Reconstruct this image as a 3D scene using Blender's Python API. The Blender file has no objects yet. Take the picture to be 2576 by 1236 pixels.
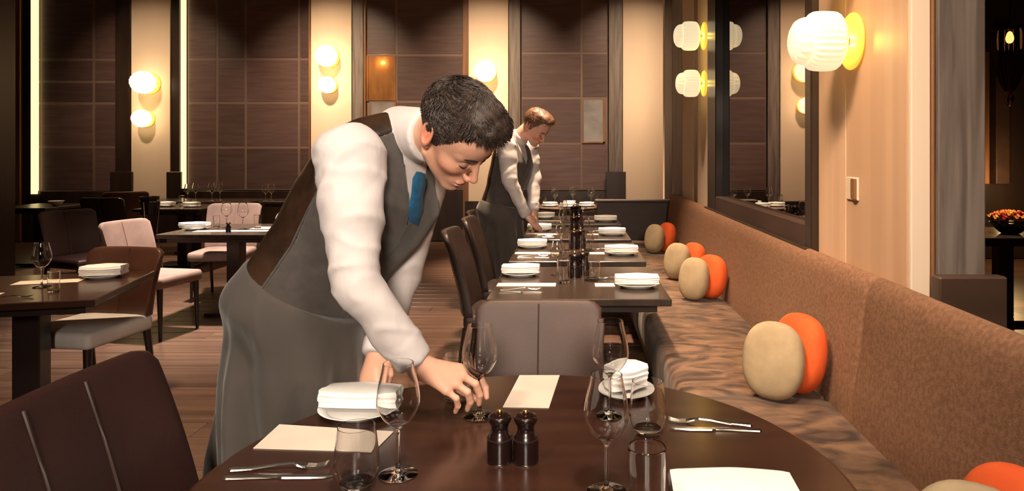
import bpy, bmesh, math, random
import numpy as np
from mathutils import Vector, Matrix

# ------------------------------------------------------------------ camera, world, lights, exposure
S = bpy.context.scene
COL = S.collection
FPX, VX, VY, CH = 1730.0, 1440.0, 383.0, 1.42        # focal length in px, vanishing point, eye height

cam = bpy.data.cameras.new('camera'); camo = bpy.data.objects.new('camera', cam); COL.objects.link(camo)
camo.location = (0, 0, CH); camo.rotation_euler = (math.pi / 2, 0, 0)
cam.sensor_width = 36; cam.lens = FPX / 2576 * 36
cam.shift_x = -(VX - 1288) / 2576; cam.shift_y = -(618 - VY) / 2576
cam.clip_start = 0.02; cam.clip_end = 100
S.camera = camo
S.view_settings.view_transform = 'Standard'
try: S.view_settings.look = 'None'
except Exception: pass
S.view_settings.gamma = 1; S.view_settings.use_curve_mapping = False
S.view_settings.exposure = 0.36
S.cycles.max_bounces = 9; S.cycles.transmission_bounces = 9; S.cycles.transparent_max_bounces = 8
S.cycles.glossy_bounces = 4; S.cycles.diffuse_bounces = 3
S.cycles.use_adaptive_sampling = True; S.cycles.adaptive_threshold = 0.05
S.cycles.use_denoising = True
S.cycles.sample_clamp_indirect = 4.0
S.cycles.caustics_reflective = False; S.cycles.caustics_refractive = False

W = bpy.data.worlds.new('world'); S.world = W; W.use_nodes = True
W.node_tree.nodes['Background'].inputs[0].default_value = (1.0, 0.72, 0.5, 1)
W.node_tree.nodes['Background'].inputs[1].default_value = 0.01

WARM = (1.0, 0.71, 0.46)
NEUT = (1.0, 0.83, 0.67)
def down_or_fill_light(x, y, power, size=0.35, color=WARM, z=4.55, target=None, spread=150):
    d = bpy.data.lights.new('ceiling_or_fill_light', 'AREA'); d.shape = 'DISK'; d.size = size
    d.energy = power; d.color = color; d.spread = math.radians(spread)
    o = bpy.data.objects.new('ceiling_or_fill_light', d); COL.objects.link(o); o.location = (x, y, z)
    if target:
        o.rotation_euler = (Vector(target) - Vector((x, y, z))).to_track_quat('-Z', 'Y').to_euler()
    return o
# one added fill light, and room downlights seated in the ceiling at 4.55 m
down_or_fill_light(-1.5, -0.5, 11, 0.6, NEUT, target=(-0.55, 1.85, 1.1), spread=60)
down_or_fill_light(0.2, -3.2, 15.5, 0.9, NEUT, z=2.7, target=(-0.45, 1.85, 1.15), spread=40)      # unseen fill light added behind the camera to brighten the waiter's face
down_or_fill_light(0.5, 0.2, 25, 0.5, NEUT, target=(0.3, 1.7, 0.74), spread=75)
down_or_fill_light(-0.05, 3.7, 26, 0.3, WARM, spread=50)
down_or_fill_light(-0.1, 5.3, 40, 0.3, WARM, spread=50)
down_or_fill_light(-0.06, 8.5, 85, 0.3, WARM, spread=45)
down_or_fill_light(-3.0, 6.0, 60, 0.3, NEUT, spread=50)
down_or_fill_light(-2.6, 3.5, 12, 0.3, WARM, spread=50)
down_or_fill_light(-5.0, 8.7, 22, 0.3, WARM, spread=55)
for wx, pw in ((-6.65, 15), (-3.82, 29), (-1.33, 29), (1.1, 38)):
    down_or_fill_light(wx, 8.3, pw, 0.3, WARM, target=(wx, 10.9, 2.1), spread=58)
down_or_fill_light(-0.9, 1.0, 27, 1.3, WARM, target=(1.12, 2.9, 1.5), spread=45)

# ------------------------------------------------------------------ projection helpers (pixel + real depth -> world)
def P(px, py, d): return Vector(((px - VX) * d / FPX, d, CH - (py - VY) * d / FPX))
def Q(px, py, z):
    d = (CH - z) * FPX / (py - VY)
    return Vector(((px - VX) * d / FPX, d, z))

# ------------------------------------------------------------------ materials
def mat(name, base, rough=0.5, metal=0.0, **kw):
    m = bpy.data.materials.new(name); m.use_nodes = True
    b = m.node_tree.nodes['Principled BSDF']
    b.inputs['Base Color'].default_value = (*base, 1); b.inputs['Roughness'].default_value = rough
    b.inputs['Metallic'].default_value = metal
    for k, v in kw.items():
        k = k.replace('_', ' ')
        b.inputs[k].default_value = v
    return m
def nodes(m): return m.node_tree.nodes, m.node_tree.links, m.node_tree.nodes['Principled BSDF']
def varied(name, c1, c2, scale=(6, 6, 6), rough=0.5, detail=5, bump=0.0, bump_scale=None, rand=0.0, dist=0.0, kind='noise', lo=.35, hi=.65, **kw):
    """two-tone procedural material: stretched noise in object space, optional bump and per-object shift"""
    m = mat(name, c1, rough, **kw); N, L, b = nodes(m)
    tc = N.new('ShaderNodeTexCoord'); mp = N.new('ShaderNodeMapping'); mp.inputs['Scale'].default_value = scale
    L.new(tc.outputs['Object'], mp.inputs['Vector'])
    oi = N.new('ShaderNodeObjectInfo')
    if rand:
        ml = N.new('ShaderNodeMath'); ml.operation = 'MULTIPLY'; ml.inputs[1].default_value = 37.0
        L.new(oi.outputs['Random'], ml.inputs[0])
        cb = N.new('ShaderNodeCombineXYZ')
        for k in range(3): L.new(ml.outputs[0], cb.inputs[k])
        L.new(cb.outputs[0], mp.inputs['Location'])
    if kind == 'wave':
        t = N.new('ShaderNodeTexWave'); t.inputs['Scale'].default_value = 1; t.inputs['Distortion'].default_value = dist; t.inputs['Detail'].default_value = detail; t.inputs['Detail Scale'].default_value = 1.5
        fac = t.outputs['Fac']
    else:
        t = N.new('ShaderNodeTexNoise'); t.inputs['Scale'].default_value = 1; t.inputs['Detail'].default_value = detail; t.inputs['Distortion'].default_value = dist
        fac = t.outputs['Fac']
    L.new(mp.outputs[0], t.inputs['Vector'])
    r = N.new('ShaderNodeValToRGB'); r.color_ramp.elements[0].color = (*c1, 1); r.color_ramp.elements[1].color = (*c2, 1)
    r.color_ramp.elements[0].position = lo; r.color_ramp.elements[1].position = hi
    L.new(fac, r.inputs[0])
    out = r.outputs[0]
    if rand:
        hs = N.new('ShaderNodeHueSaturation'); mr = N.new('ShaderNodeMapRange')
        mr.inputs['To Min'].default_value = 1 - rand; mr.inputs['To Max'].default_value = 1 + rand
        L.new(oi.outputs['Random'], mr.inputs['Value']); L.new(mr.outputs[0], hs.inputs['Value']); L.new(out, hs.inputs['Color']); out = hs.outputs[0]
    L.new(out, b.inputs['Base Color'])
    if bump:
        t2 = N.new('ShaderNodeTexNoise'); t2.inputs['Detail'].default_value = 4
        m2 = N.new('ShaderNodeMapping'); m2.inputs['Scale'].default_value = bump_scale or scale; t2.inputs['Scale'].default_value = 1
        L.new(tc.outputs['Object'], m2.inputs[0]); L.new(m2.outputs[0], t2.inputs['Vector'])
        bp = N.new('ShaderNodeBump'); bp.inputs['Strength'].default_value = bump; bp.inputs['Distance'].default_value = 0.004
        L.new(t2.outputs['Fac'], bp.inputs['Height']); L.new(bp.outputs[0], b.inputs['Normal'])
    return m
def emit(name, c, s):
    m = mat(name, c, 0.5); _, _, b = nodes(m)
    b.inputs['Emission Color'].default_value = (*c, 1); b.inputs['Emission Strength'].default_value = s
    return m

M = {}
M['plaster'] = varied('cream_plaster', (.70, .56, .42), (.76, .62, .48), (1.5, 1.5, .5), .8)
M['veneer'] = varied('pale_wood_veneer', (.56, .355, .225), (.66, .44, .29), (9, 9, .35), .42, detail=3, dist=.3)
M['pale_trim'] = varied('pale_painted_trim', (.70, .56, .43), (.76, .62, .49), (2, 2, .3), .6)
M['brown_trim'] = varied('brown_wood_trim', (.16, .07, .03), (.24, .11, .045), (8, 8, .5), .4)
M['panel'] = varied('dark_leather_panel', (.082, .047, .044), (.112, .068, .062), (2, 2, 22), .42, rand=.22, detail=4, bump=.12, bump_scale=(4, 4, 60))
M['seam'] = mat('panel_seam_backing', (.17, .115, .095), .5)
M['dark_wall'] = varied('dark_stained_wall', (.022, .013, .011), (.035, .021, .017), (3, 3, .6), .5)
M['post'] = varied('grey_brown_oak', (.105, .083, .072), (.20, .165, .145), (22, 22, 1.6), .5, dist=.6, bump=.25, bump_scale=(60, 60, 3))
M['veneer_pale'] = varied('paler_wood_veneer', (.64, .42, .27), (.72, .49, .33), (9, 9, .35), .42, detail=3, dist=.3)
M['brown_wall'] = varied('dark_brown_boarding', (.045, .024, .015), (.065, .036, .024), (3, 3, 8), .5)
M['frame'] = varied('black_brown_frame', (.020, .012, .009), (.034, .020, .015), (8, 8, 1), .3)
M['floor'] = varied('brown_oak_floor', (.085, .045, .031), (.15, .085, .060), (.9, 14, 1), .36, rand=.16, dist=.5, bump=.12, bump_scale=(2, 45, 2))
M['ceiling'] = mat('ceiling_paint', (.62, .50, .40), .9)
M['table'] = varied('dark_walnut_table', (.032, .012, .008), (.052, .020, .012), (1.6, 16, 3), .27, dist=.5, detail=4, Coat_Weight=.25, Coat_Roughness=.14)
M['table2'] = varied('dark_oak_table', (.026, .017, .013), (.042, .028, .022), (14, 1.6, 3), .25, dist=.5)
M['leather'] = varied('dark_brown_leather', (.019, .0055, .005), (.028, .0085, .0075), (5, 5, 5), .48, bump=.15, bump_scale=(160, 160, 160))
M['leather_mid'] = varied('brown_leather', (.044, .022, .016), (.060, .031, .023), (5, 5, 5), .56, bump=.15, bump_scale=(160, 160, 160))
M['leather_warm'] = varied('chestnut_leather', (.075, .030, .018), (.10, .042, .026), (5, 5, 5), .38, bump=.15, bump_scale=(160, 160, 160))
M['espresso'] = varied('espresso_leather', (.017, .0095, .0075), (.026, .015, .012), (5, 5, 5), .45, bump=.15, bump_scale=(160, 160, 160))
M['strap'] = mat('strap_edge_highlight', (.45, .36, .30), .4)  # pale colour paints in the highlight along the strap edge
M['piping'] = mat('stitched_seam', (.045, .026, .022), .55)
M['piping_dark'] = mat('dark_stitched_seam', (.075, .03, .024), .5)
M['pink'] = varied('pale_rose_upholstery', (.24, .155, .135), (.30, .20, .172), (8, 8, 8), .75, bump=.2, bump_scale=(220, 220, 220))
M['white_seat'] = varied('off_white_upholstery', (.62, .57, .54), (.70, .66, .62), (8, 8, 8), .7)
M['legwood'] = mat('dark_chair_leg', (.022, .012, .010), .35)
M['bench_back'] = varied('brown_woven_fabric', (.175, .084, .044), (.25, .128, .072), (70, 70, 70), .9, detail=2, bump=.35, bump_scale=(260, 120, 260))
M['bench_seat'] = varied('brown_crushed_velvet', (.028, .013, .0065), (.185, .10, .053), (4, 8, 4), .6, detail=7, dist=1.8, Sheen_Weight=.1, bump=.3, bump_scale=(10, 24, 10))
M['beige'] = varied('beige_felt', (.33, .245, .145), (.41, .31, .185), (12, 12, 12), .9, bump=.2, bump_scale=(250, 250, 250))
M['orange'] = varied('orange_felt', (.62, .080, .012), (.70, .105, .016), (10, 10, 10), .85, bump=.2, bump_scale=(250, 250, 250))
M['glass'] = mat('clear_glass', (1, 1, 1), 0.0, Transmission_Weight=1.0, IOR=1.47)
M['linen'] = varied('white_linen', (.86, .84, .80), (.90, .88, .85), (30, 30, 30), .85, bump=.15, bump_scale=(300, 300, 300))
M['china'] = mat('white_china', (.85, .83, .80), .15)
M['paper'] = varied('cream_card', (.70, .595, .485), (.74, .64, .525), (10, 10, 10), .7)
M['steel'] = mat('polished_steel', (.72, .68, .62), .18, 1.0)
M['mill'] = mat('black_brown_lacquer', (.010, .004, .0035), .25)
M['brass'] = mat('brass', (.75, .45, .16), .25, 1.0)
M['chrome'] = mat('chrome', (.8, .78, .75), .08, 1.0)
M['mirror'] = mat('smoked_mirror_glass', (.34, .30, .28), .015, 1.0)
M['black'] = mat('black_lacquer', (.012, .011, .012), .25)
M['shirt'] = varied('white_cotton', (.47, .43, .425), (.53, .49, .485), (4, 4, 4), .85, bump=.55, bump_scale=(24, 24, 13))
M['wool'] = varied('charcoal_wool', (.032, .026, .0225), (.044, .036, .0315), (30, 30, 30), .88, bump=.2, bump_scale=(500, 500, 500), Sheen_Weight=.2)
M['apron'] = varied('grey_brown_apron', (.034, .027, .0225), (.050, .041, .034), (5, 5, 3), .85, bump=.7, bump_scale=(14, 14, 7), Sheen_Weight=.2)
M['satin'] = varied('brown_satin', (.016, .008, .005), (.034, .017, .009), (14, 14, 14), .36, bump=.5, bump_scale=(20, 20, 20))
M['tie'] = varied('blue_silk', (.008, .060, .13), (.014, .088, .18), (60, 60, 60), .42)
M['trouser'] = mat('black_trousers', (.012, .012, .014), .8)
M['shoe'] = mat('black_shoe_leather', (.01, .009, .009), .25)
M['hair'] = varied('dark_brown_hair', (.011, .006, .0042), (.034, .018, .0115), (60, 60, 60), .6, bump=.3, bump_scale=(180, 180, 40))
M['hair2'] = varied('light_brown_hair', (.075, .032, .014), (.14, .065, .03), (60, 60, 60), .5, bump=.3, bump_scale=(160, 160, 40))
M['eye'] = mat('eye_white', (.55, .5, .47), .15)
M['shade'] = emit('lit_milk_glass', (1.0, .84, .52), .62)
M['shade_far'] = emit('bright_lit_milk_glass', (1.0, .82, .50), 2.2)
M['back_glow'] = emit('lit_amber_glass', (1.0, .60, .07), .75)
M['led'] = emit('warm_light_strip', (1.0, .76, .36), 1.25)
M['bulb'] = emit('lamp_bulb', (1.0, .62, .25), 6.0)
M['amber'] = varied('amber_lacquer', (.16, .065, .014), (.30, .125, .026), (7, 3, 2), .35)
M['frost'] = varied('silvery_frosted_glass', (.16, .15, .145), (.27, .25, .24), (3, 3, 4), .3)
M['silk_red'] = mat('red_petal', (.35, .015, .02), .6)
M['petal'] = mat('orange_petal', (.75, .22, .03), .6)
def skin_mat(name, tint):
    m = mat(name, tint, .46); N, L, b = nodes(m)
    a = N.new('ShaderNodeAttribute'); a.attribute_name = 'tint'
    L.new(a.outputs['Color'], b.inputs['Base Color'])
    b.inputs['Subsurface Weight'].default_value = .12; b.inputs['Subsurface Radius'].default_value = (.012, .005, .003); b.inputs['Subsurface Scale'].default_value = .6
    t = N.new('ShaderNodeTexNoise'); t.inputs['Scale'].default_value = 260
    bp = N.new('ShaderNodeBump'); bp.inputs['Strength'].default_value = .08; bp.inputs['Distance'].default_value = .002
    L.new(t.outputs[0], bp.inputs['Height']); L.new(bp.outputs[0], b.inputs['Normal'])
    return m
M['skin'] = skin_mat('skin', (.6, .34, .25))

# ------------------------------------------------------------------ object helpers
def link(o, parent=None):
    COL.objects.link(o)
    if parent is not None: o.parent = parent
    return o
def tag(o, label=None, cat=None, group=None, kind=None):
    if label: o['label'] = label
    if cat: o['category'] = cat
    if group: o['group'] = group
    if kind: o['kind'] = kind
    return o
def empty(name, loc=(0, 0, 0), rz=0, label=None, cat=None, group=None):
    o = bpy.data.objects.new(name, None); o.location = loc; o.rotation_euler = (0, 0, rz); o.empty_display_size = .1
    link(o); return tag(o, label, cat, group)
def mesh_obj(name, me, m, parent=None, smooth=False, loc=None, rot=None):
    o = bpy.data.objects.new(name, me)
    if m is not None and not me.materials: me.materials.append(M[m] if isinstance(m, str) else m)
    if smooth:
        by_angle(me) if smooth is True else (me.polygons.foreach_set('use_smooth', [True] * len(me.polygons)), me.update())
    if loc is not None: o.location = loc
    if rot is not None: o.rotation_euler = rot
    return link(o, parent)
def by_angle(me, deg=52):
    me.polygons.foreach_set('use_smooth', [True] * len(me.polygons)); me.set_sharp_from_angle(angle=math.radians(deg)); me.update(); return me
def pyd(name, v, f):
    me = bpy.data.meshes.new(name); me.from_pydata([tuple(x) for x in v], [], [tuple(x) for x in f]); me.update(); return me
def copy_tree(o, parent=None):
    c = o.copy(); link(c, parent)
    for ch in [x for x in bpy.data.objects if x.parent == o]: copy_tree(ch, c)
    return c
def box_me(name, x0, x1, y0, y1, z0, z1, bev=0.0, seg=2):
    bm = bmesh.new(); bmesh.ops.create_cube(bm, size=1)
    for v in bm.verts:
        v.co = ((x0 + x1) / 2 + v.co.x * (x1 - x0), (y0 + y1) / 2 + v.co.y * (y1 - y0), (z0 + z1) / 2 + v.co.z * (z1 - z0))
    if bev: bmesh.ops.bevel(bm, geom=list(bm.edges), offset=bev, segments=seg, profile=.5, affect='EDGES')
    me = bpy.data.meshes.new(name); bm.to_mesh(me); bm.free(); return me
def box(name, x0, x1, y0, y1, z0, z1, m, parent=None, bev=0.0, seg=2, kind=None):
    o = mesh_obj(name, box_me(name, x0, x1, y0, y1, z0, z1, bev, seg), m, parent, smooth=False)
    if kind: o['kind'] = kind
    return o
def lathe_me(name, prof, seg=32, ribs=0, rib_amp=0.0, rib_rng=None):
    v, f = [], []; n = len(prof)
    ring = []
    for i, (r, z) in enumerate(prof):
        if r < 1e-6: ring.append([len(v)]); v.append((0, 0, z))
        else:
            ids = []
            for k in range(seg):
                a = 2 * math.pi * k / seg; rr = r
                if ribs and (rib_rng is None or rib_rng[0] <= i <= rib_rng[1]): rr = r * (1 - rib_amp * (0.5 + .5 * math.cos(ribs * a)))
                ids.append(len(v)); v.append((rr * math.cos(a), rr * math.sin(a), z))
            ring.append(ids)
    for a, b in zip(ring, ring[1:]):
        if len(a) == 1 and len(b) == 1: continue
        for k in range(seg):
            k2 = (k + 1) % seg
            if len(a) == 1: f.append((a[0], b[k2], b[k]))
            elif len(b) == 1: f.append((a[k], a[k2], b[0]))
            else: f.append((a[k], a[k2], b[k2], b[k]))
    me = pyd(name, v, f)
    bm = bmesh.new(); bm.from_mesh(me); bmesh.ops.recalc_face_normals(bm, faces=bm.faces); bm.to_mesh(me); bm.free()
    return me
def smooth_prof(pts, n=6):
    """Catmull-Rom through profile points"""
    out = []; p = [pts[0]] + list(pts) + [pts[-1]]
    for i in range(1, len(p) - 2):
        for k in range(n):
            t = k / n; q = []
            for c in range(2):
                a, b_, c_, d = p[i - 1][c], p[i][c], p[i + 1][c], p[i + 2][c]
                q.append(.5 * (2 * b_ + (c_ - a) * t + (2 * a - 5 * b_ + 4 * c_ - d) * t * t + (3 * b_ - a - 3 * c_ + d) * t ** 3))
            out.append((max(q[0], 0), q[1]))
    out.append(pts[-1]); return out
def tube_me(name, pts, radii, seg=8, flat=1.0):
    """round tube along points (radius per point), capped"""
    pts = [Vector(p) for p in pts]; v, f = [], []; n = len(pts)
    if not hasattr(radii, '__len__'): radii = [radii] * n
    up = Vector((0, 0, 1))
    for i, p in enumerate(pts):
        t = (pts[min(i + 1, n - 1)] - pts[max(i - 1, 0)]).normalized()
        u = t.cross(up if abs(t.z) < .95 else Vector((1, 0, 0))).normalized(); w = u.cross(t)
        for k in range(seg):
            a = 2 * math.pi * k / seg
            v.append(p + u * math.cos(a) * radii[i] + w * math.sin(a) * radii[i] * flat)
    for i in range(n - 1):
        for k in range(seg):
            a, b = i * seg + k, i * seg + (k + 1) % seg
            f.append((a, b, b + seg, a + seg))
    f.append(tuple(range(seg))[::-1]); f.append(tuple((n - 1) * seg + k for k in range(seg)))
    return pyd(name, v, f)

# ------------------------------------------------------------------ signed-distance modelling (people)
def surface_nets(F, org, h):
    ins = F < 0
    nx, ny, nz = F.shape
    sl = lambda a, i, j, k: a[i:nx - 1 + i, j:ny - 1 + j, k:nz - 1 + k]
    s = np.zeros((nx - 1, ny - 1, nz - 1), np.int8)
    for i in (0, 1):
        for j in (0, 1):
            for k in (0, 1): s += sl(ins, i, j, k)
    act = (s > 0) & (s < 8)
    ci = np.argwhere(act); n = len(ci)
    idx = -np.ones(act.shape, np.int64); idx[act] = np.arange(n)
    acc = np.zeros((n, 3)); cnt = np.zeros(n)
    c = [(i, j, k) for i in (0, 1) for j in (0, 1) for k in (0, 1)]
    I, J, K = ci.T
    for a in c:
        for ax in range(3):
            if a[ax]: continue
            b = list(a); b[ax] = 1
            fa = F[I + a[0], J + a[1], K + a[2]]; fb = F[I + b[0], J + b[1], K + b[2]]
            m = (fa < 0) != (fb < 0)
            t = fa[m] / (fa[m] - fb[m])
            p = np.repeat(np.array([a], float), m.sum(), 0); p[:, ax] += t
            acc[m] += p; cnt[m] += 1
    V = np.array(org) + h * (ci + acc / cnt[:, None])
    faces = []
    for ax in range(3):
        o1, o2 = [(1, 2), (2, 0), (0, 1)][ax]
        lo = [slice(0, d) for d in F.shape]; hi = [slice(0, d) for d in F.shape]
        lo[ax] = slice(0, F.shape[ax] - 1); hi[ax] = slice(1, F.shape[ax])
        A, B = ins[tuple(lo)], ins[tuple(hi)]
        e = np.argwhere(A != B)
        ok = (e[:, o1] > 0) & (e[:, o2] > 0) & (e[:, o1] < F.shape[o1] - 1) & (e[:, o2] < F.shape[o2] - 1)
        e = e[ok]
        if not len(e): continue
        q = []
        for d1, d2 in ((-1, -1), (0, -1), (0, 0), (-1, 0)):
            g = e.copy(); g[:, o1] += d1; g[:, o2] += d2
            q.append(idx[g[:, 0], g[:, 1], g[:, 2]])
        q = np.stack(q, 1)
        flip = ~A[e[:, 0], e[:, 1], e[:, 2]]
        q[flip] = q[flip][:, ::-1]
        faces.append(q)
    return V, np.concatenate(faces) if faces else np.zeros((0, 4), int)
def grid(lo, hi, h):
    lo = np.array(lo, float) - 2 * h; hi = np.array(hi, float) + 2 * h
    ax = [np.arange(lo[i], hi[i] + h, h) for i in range(3)]
    X = np.stack(np.meshgrid(*ax, indexing='ij'), -1)
    return X, lo
def smin(a, b, k): 
    hh = np.clip(.5 + .5 * (b - a) / k, 0, 1); return b + (a - b) * hh - k * hh * (1 - hh)
def smax(a, b, k): return -smin(-a, -b, k)
def cap(X, a, b, ra, rb):
    a = np.array(a, float); b = np.array(b, float); ab = b - a
    t = np.clip(((X - a) @ ab) / (ab @ ab), 0, 1)
    d = X - a - t[..., None] * ab
    return np.sqrt((d * d).sum(-1)) - (ra + (rb - ra) * t)
def ell(X, c, r, R=None):
    p = X - np.array(c, float)
    if R is not None: p = p @ np.array(R).T
    r = np.array(r, float)
    k0 = np.sqrt(((p / r) ** 2).sum(-1)); k1 = np.sqrt(((p / (r * r)) ** 2).sum(-1)) + 1e-9
    return k0 * (k0 - 1) / k1
_rs = np.random.RandomState(4)
_nd = [(lambda d: d / np.linalg.norm(d))(_rs.randn(3)) for _ in range(14)]
_np = _rs.rand(14) * 6.28
def wav(X, freq, n=6, off=0):
    s = 0
    for i in range(n):
        d = _nd[(i + off) % 14]; w = .6 * np.sin((X @ _nd[(i + 5 + off) % 14]) * freq * .45 + _np[i])
        s = s + np.sin((X @ d) * freq * (1 + .23 * i) + _np[(i + off) % 14] * 3 + w)
    return s / n
def to_mesh(name, V, F):
    me = bpy.data.meshes.new(name)
    me.vertices.add(len(V)); me.vertices.foreach_set('co', np.asarray(V, np.float32).ravel())
    me.loops.add(4 * len(F)); me.loops.foreach_set('vertex_index', np.asarray(F, np.int32).ravel())
    me.polygons.add(len(F)); me.polygons.foreach_set('loop_start', np.arange(0, 4 * len(F), 4, dtype=np.int32))
    me.polygons.foreach_set('use_smooth', np.ones(len(F), bool))
    me.update(calc_edges=True); me.validate(); return me

# ================================================================== THE SETTING
ST = 'structure'
BY = 11.0                                       # back wall
def bx(px): return (px - VX) * BY / FPX
def bz(py): return CH - (py - VY) * BY / FPX

floor = box('floor', -10, 7, -4.2, 11.4, -.12, -.012, 'floor', kind=ST)
plank_a = box_me('plank', -.80, .80, -.0875, .0875, -.012, 0, .003, 1)
plank_b = box_me('plank', -.55, .55, -.0875, .0875, -.012, 0, .003, 1)
random.seed(3)
for r in range(40):
    y = 1.0 + r * .18; x = -6.0 - random.random() * 1.2
    while x < .5:
        a = random.random() < .6; hw = .80 if a else .55
        x += hw
        mesh_obj('plank', plank_a if a else plank_b, 'floor', floor, loc=(x, y, random.uniform(-.001, .0008)))
        x += hw + .004
box('ceiling', -10, 7, -4.2, 11.4, 4.6, 4.7, 'ceiling', kind=ST)
box('wall_left', -10, -9.8, -4.2, 11.4, 0, 4.6, 'dark_wall', kind=ST)
box('wall_front', -9.8, 6.8, -4.2, -4.0, 0, 4.6, 'dark_wall', kind=ST)
box('wall_far_right', 6.8, 7, -4.2, 11.4, 0, 4.6, 'dark_wall', kind=ST)
wall = box('wall_back', -9.8, 6.8, BY + .06, BY + .25, 0, 4.6, 'dark_wall', kind=ST)
SEAM = {}
def panels(xs, ys, skip=()):
    x0, x1 = bx(xs[0]), bx(xs[-1])
    box('seam_backing', x0, x1, BY + .004, BY + .06, bz(ys[-1]), bz(ys[0]), 'seam', wall)
    for i in range(len(xs) - 1):
        for j in range(len(ys) - 1):
            if (i, j) in skip: continue
            g = .014
            box('panel', bx(xs[i]) + g, bx(xs[i + 1]) - g, BY, BY + .045, bz(ys[j + 1]) + g, bz(ys[j]) - g, 'panel', wall, .008, 1)
TOPY = -100
panels([-45, 103, 236, 300], [TOPY, 150, 206, 260, 370, 482])
panels([472, 546, 618, 752, 782], [TOPY, 149, 259, 371, 478])
panels([922, 997, 1166], [TOPY, 139, 256, 300, 372, 478], skip={(0, 1), (0, 2)})
panels([1311, 1463, 1530], [TOPY, 134, 247, 361, 478], skip={(1, 2)})
# base panelling of the back wall, one board per bay
for a, b in ((-90, 300), (436, 786), (890, 1180), (1278, 1566)):
    box('base_board', bx(a), bx(b), BY - .03, BY + .05, 0, bz(480), 'frame', wall, .008, 1)
# lit amber niche and silvery display boxes let into the panelling
def niche(px0, px1, py0, py1, m, edge):
    x0, x1, z0, z1 = bx(px0), bx(px1), bz(py1), bz(py0)
    box('niche_back', x0 + .03, x1 - .01, BY - .006, BY + .045, z0 + .01, z1 - .01, m, wall)
    box('niche_frame', x0, x0 + .035 if edge == 'l' else x1, BY - .02, BY + .02, z0, z1 if edge == 'l' else z0 + .02, 'amber', wall)
    if edge == 'r': box('niche_frame', x1 - .03, x1, BY - .02, BY + .02, z0, z1, 'amber', wall)
niche(922, 997, 140, 255, 'amber', 'l'); niche(930, 997, 257, 300, 'frost', 'r'); niche(1464, 1522, 250, 360, 'frost', 'r')
for px, py in ((962, 165),):
    d = bpy.data.lights.new('niche_lamp', 'POINT'); d.energy = 2; d.color = (1, .55, .16); d.shadow_soft_size = .03
    o = bpy.data.objects.new('niche_lamp', d); o.location = (bx(px), BY - .06, bz(py) + .05); link(o)
# cream columns of the back wall
cols = [(340, 437), (788, 889), (1181, 1280), (1566, 1672)]
for n, (a, b) in enumerate(cols):
    c = box('trim_%d' % (n + 1), bx(a), bx(b), BY - .10, BY + .06, 0, 4.6, 'plaster', kind=ST, bev=.006)
    c['label'] = 'cream plaster column on the back wall'
    box('plinth', bx(a) - .05, bx(b) + .05, BY - .14, BY - .10, 0, bz(505), 'frame', c, .006, 1)
n = 5
for a, b, m, dep in ((300, 338, 'frame', .10), (438, 458, 'frame', .08), (783, 787, 'brown_trim', .12), (890, 917, 'post', .08), (917, 922, 'brown_trim', .05),
                     (1166, 1181, 'brown_trim', .07), (1281, 1310, 'post', .07), (1531, 1565, 'post', .09), (45, 60, 'brown_trim', .08), (62, 84, 'frame', .05), (1673, 1760, 'frame', .05)):
    t = box('trim_%d' % n, bx(a), bx(b), BY - dep, BY + .06, 0, 4.6, m, kind=ST, bev=.004); n += 1
    if (a, b) in ((890, 917), (1531, 1565), (438, 458), (300, 338)):
        box('plinth', bx(a) - .05, bx(b) + .05, BY - dep - .05, BY - dep, 0, bz(432), 'frame', t, .005, 1)
for px0, px1, py1, lab in ((86, 99, 488, 'broad warm light strip glowing up the far left panelling'), (461, 470, 474, 'slim warm light strip beside the leftmost lit cream column')):
    o = box('light_strip', bx(px0), bx(px1), BY - .07, BY - .01, bz(py1), 4.4, 'led'); tag(o, lab, 'light strip')
# dark pillar close on the left
o = box('trim_%d' % n, -5.9, -5.18, 6.0, 6.4, 0, 4.6, 'frame', kind=ST, bev=.01); n += 1
# ---- right-hand wall behind the bench
RX = 1.12
def right_piece(y0, y1, m, z0=0, z1=4.6, x0=RX, x1=RX + .22, nm=None):
    global n
    o = box(nm or 'trim_%d' % n, x0, x1, y0, y1, z0, z1, m, kind=ST, bev=.004)
    if nm is None: n += 1
    return o
right_piece(2.30, 2.815, 'veneer', nm='wall_right'); right_piece(2.82, 3.13, 'veneer_pale', nm='wall_right_bay')                                  # near veneer panel with the lamp
pt = right_piece(2.275, 2.298, 'pale_trim', x0=RX, x1=RX + .065)                  # pale edge
right_piece(2.270, 2.298, 'brown_trim', x0=RX + .067, x1=RX + .078)
post = right_piece(2.255, 2.60, 'post', x0=RX + .08, x1=RX + .235)
box('plinth', RX + .055, RX + .275, 2.20, 2.255, .0, 1.02, 'brown_wall', post, .006, 1)
# mirror bay
win = box('window_1', RX + .02, RX + .05, 3.13, 5.55, 1.05, 4.6, 'mirror', kind=ST)
box('window_frame', RX - .035, RX + .06, 3.13, 3.215, .93, 4.6, 'frame', win, .006, 1)
box('window_frame', RX - .035, RX + .06, 5.22, 5.53, .93, 4.6, 'frame', win, .006, 1)
box('window_frame', RX - .035, RX + .06, 3.215, 5.22, .965, 1.085, 'leather_mid', win, .006, 1)
box('window_sill', RX - .06, RX - .035, 3.13, 5.53, .945, .985, 'frame', win, .004, 1)
box('wall_right_low', RX, RX + .22, 3.13, 5.55, 0, .93, 'dark_wall', kind=ST)
right_piece(5.56, 6.16, 'plaster'); right_piece(6.17, 6.34, 'brown_trim'); right_piece(6.35, 7.0, 'plaster')
right_piece(7.01, 7.72, 'post'); right_piece(7.73, 8.35, 'frame')
box('trim_%d' % n, RX, RX + .22, 8.36, 8.5, 0, 4.6, 'plaster', kind=ST); n += 1
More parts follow.
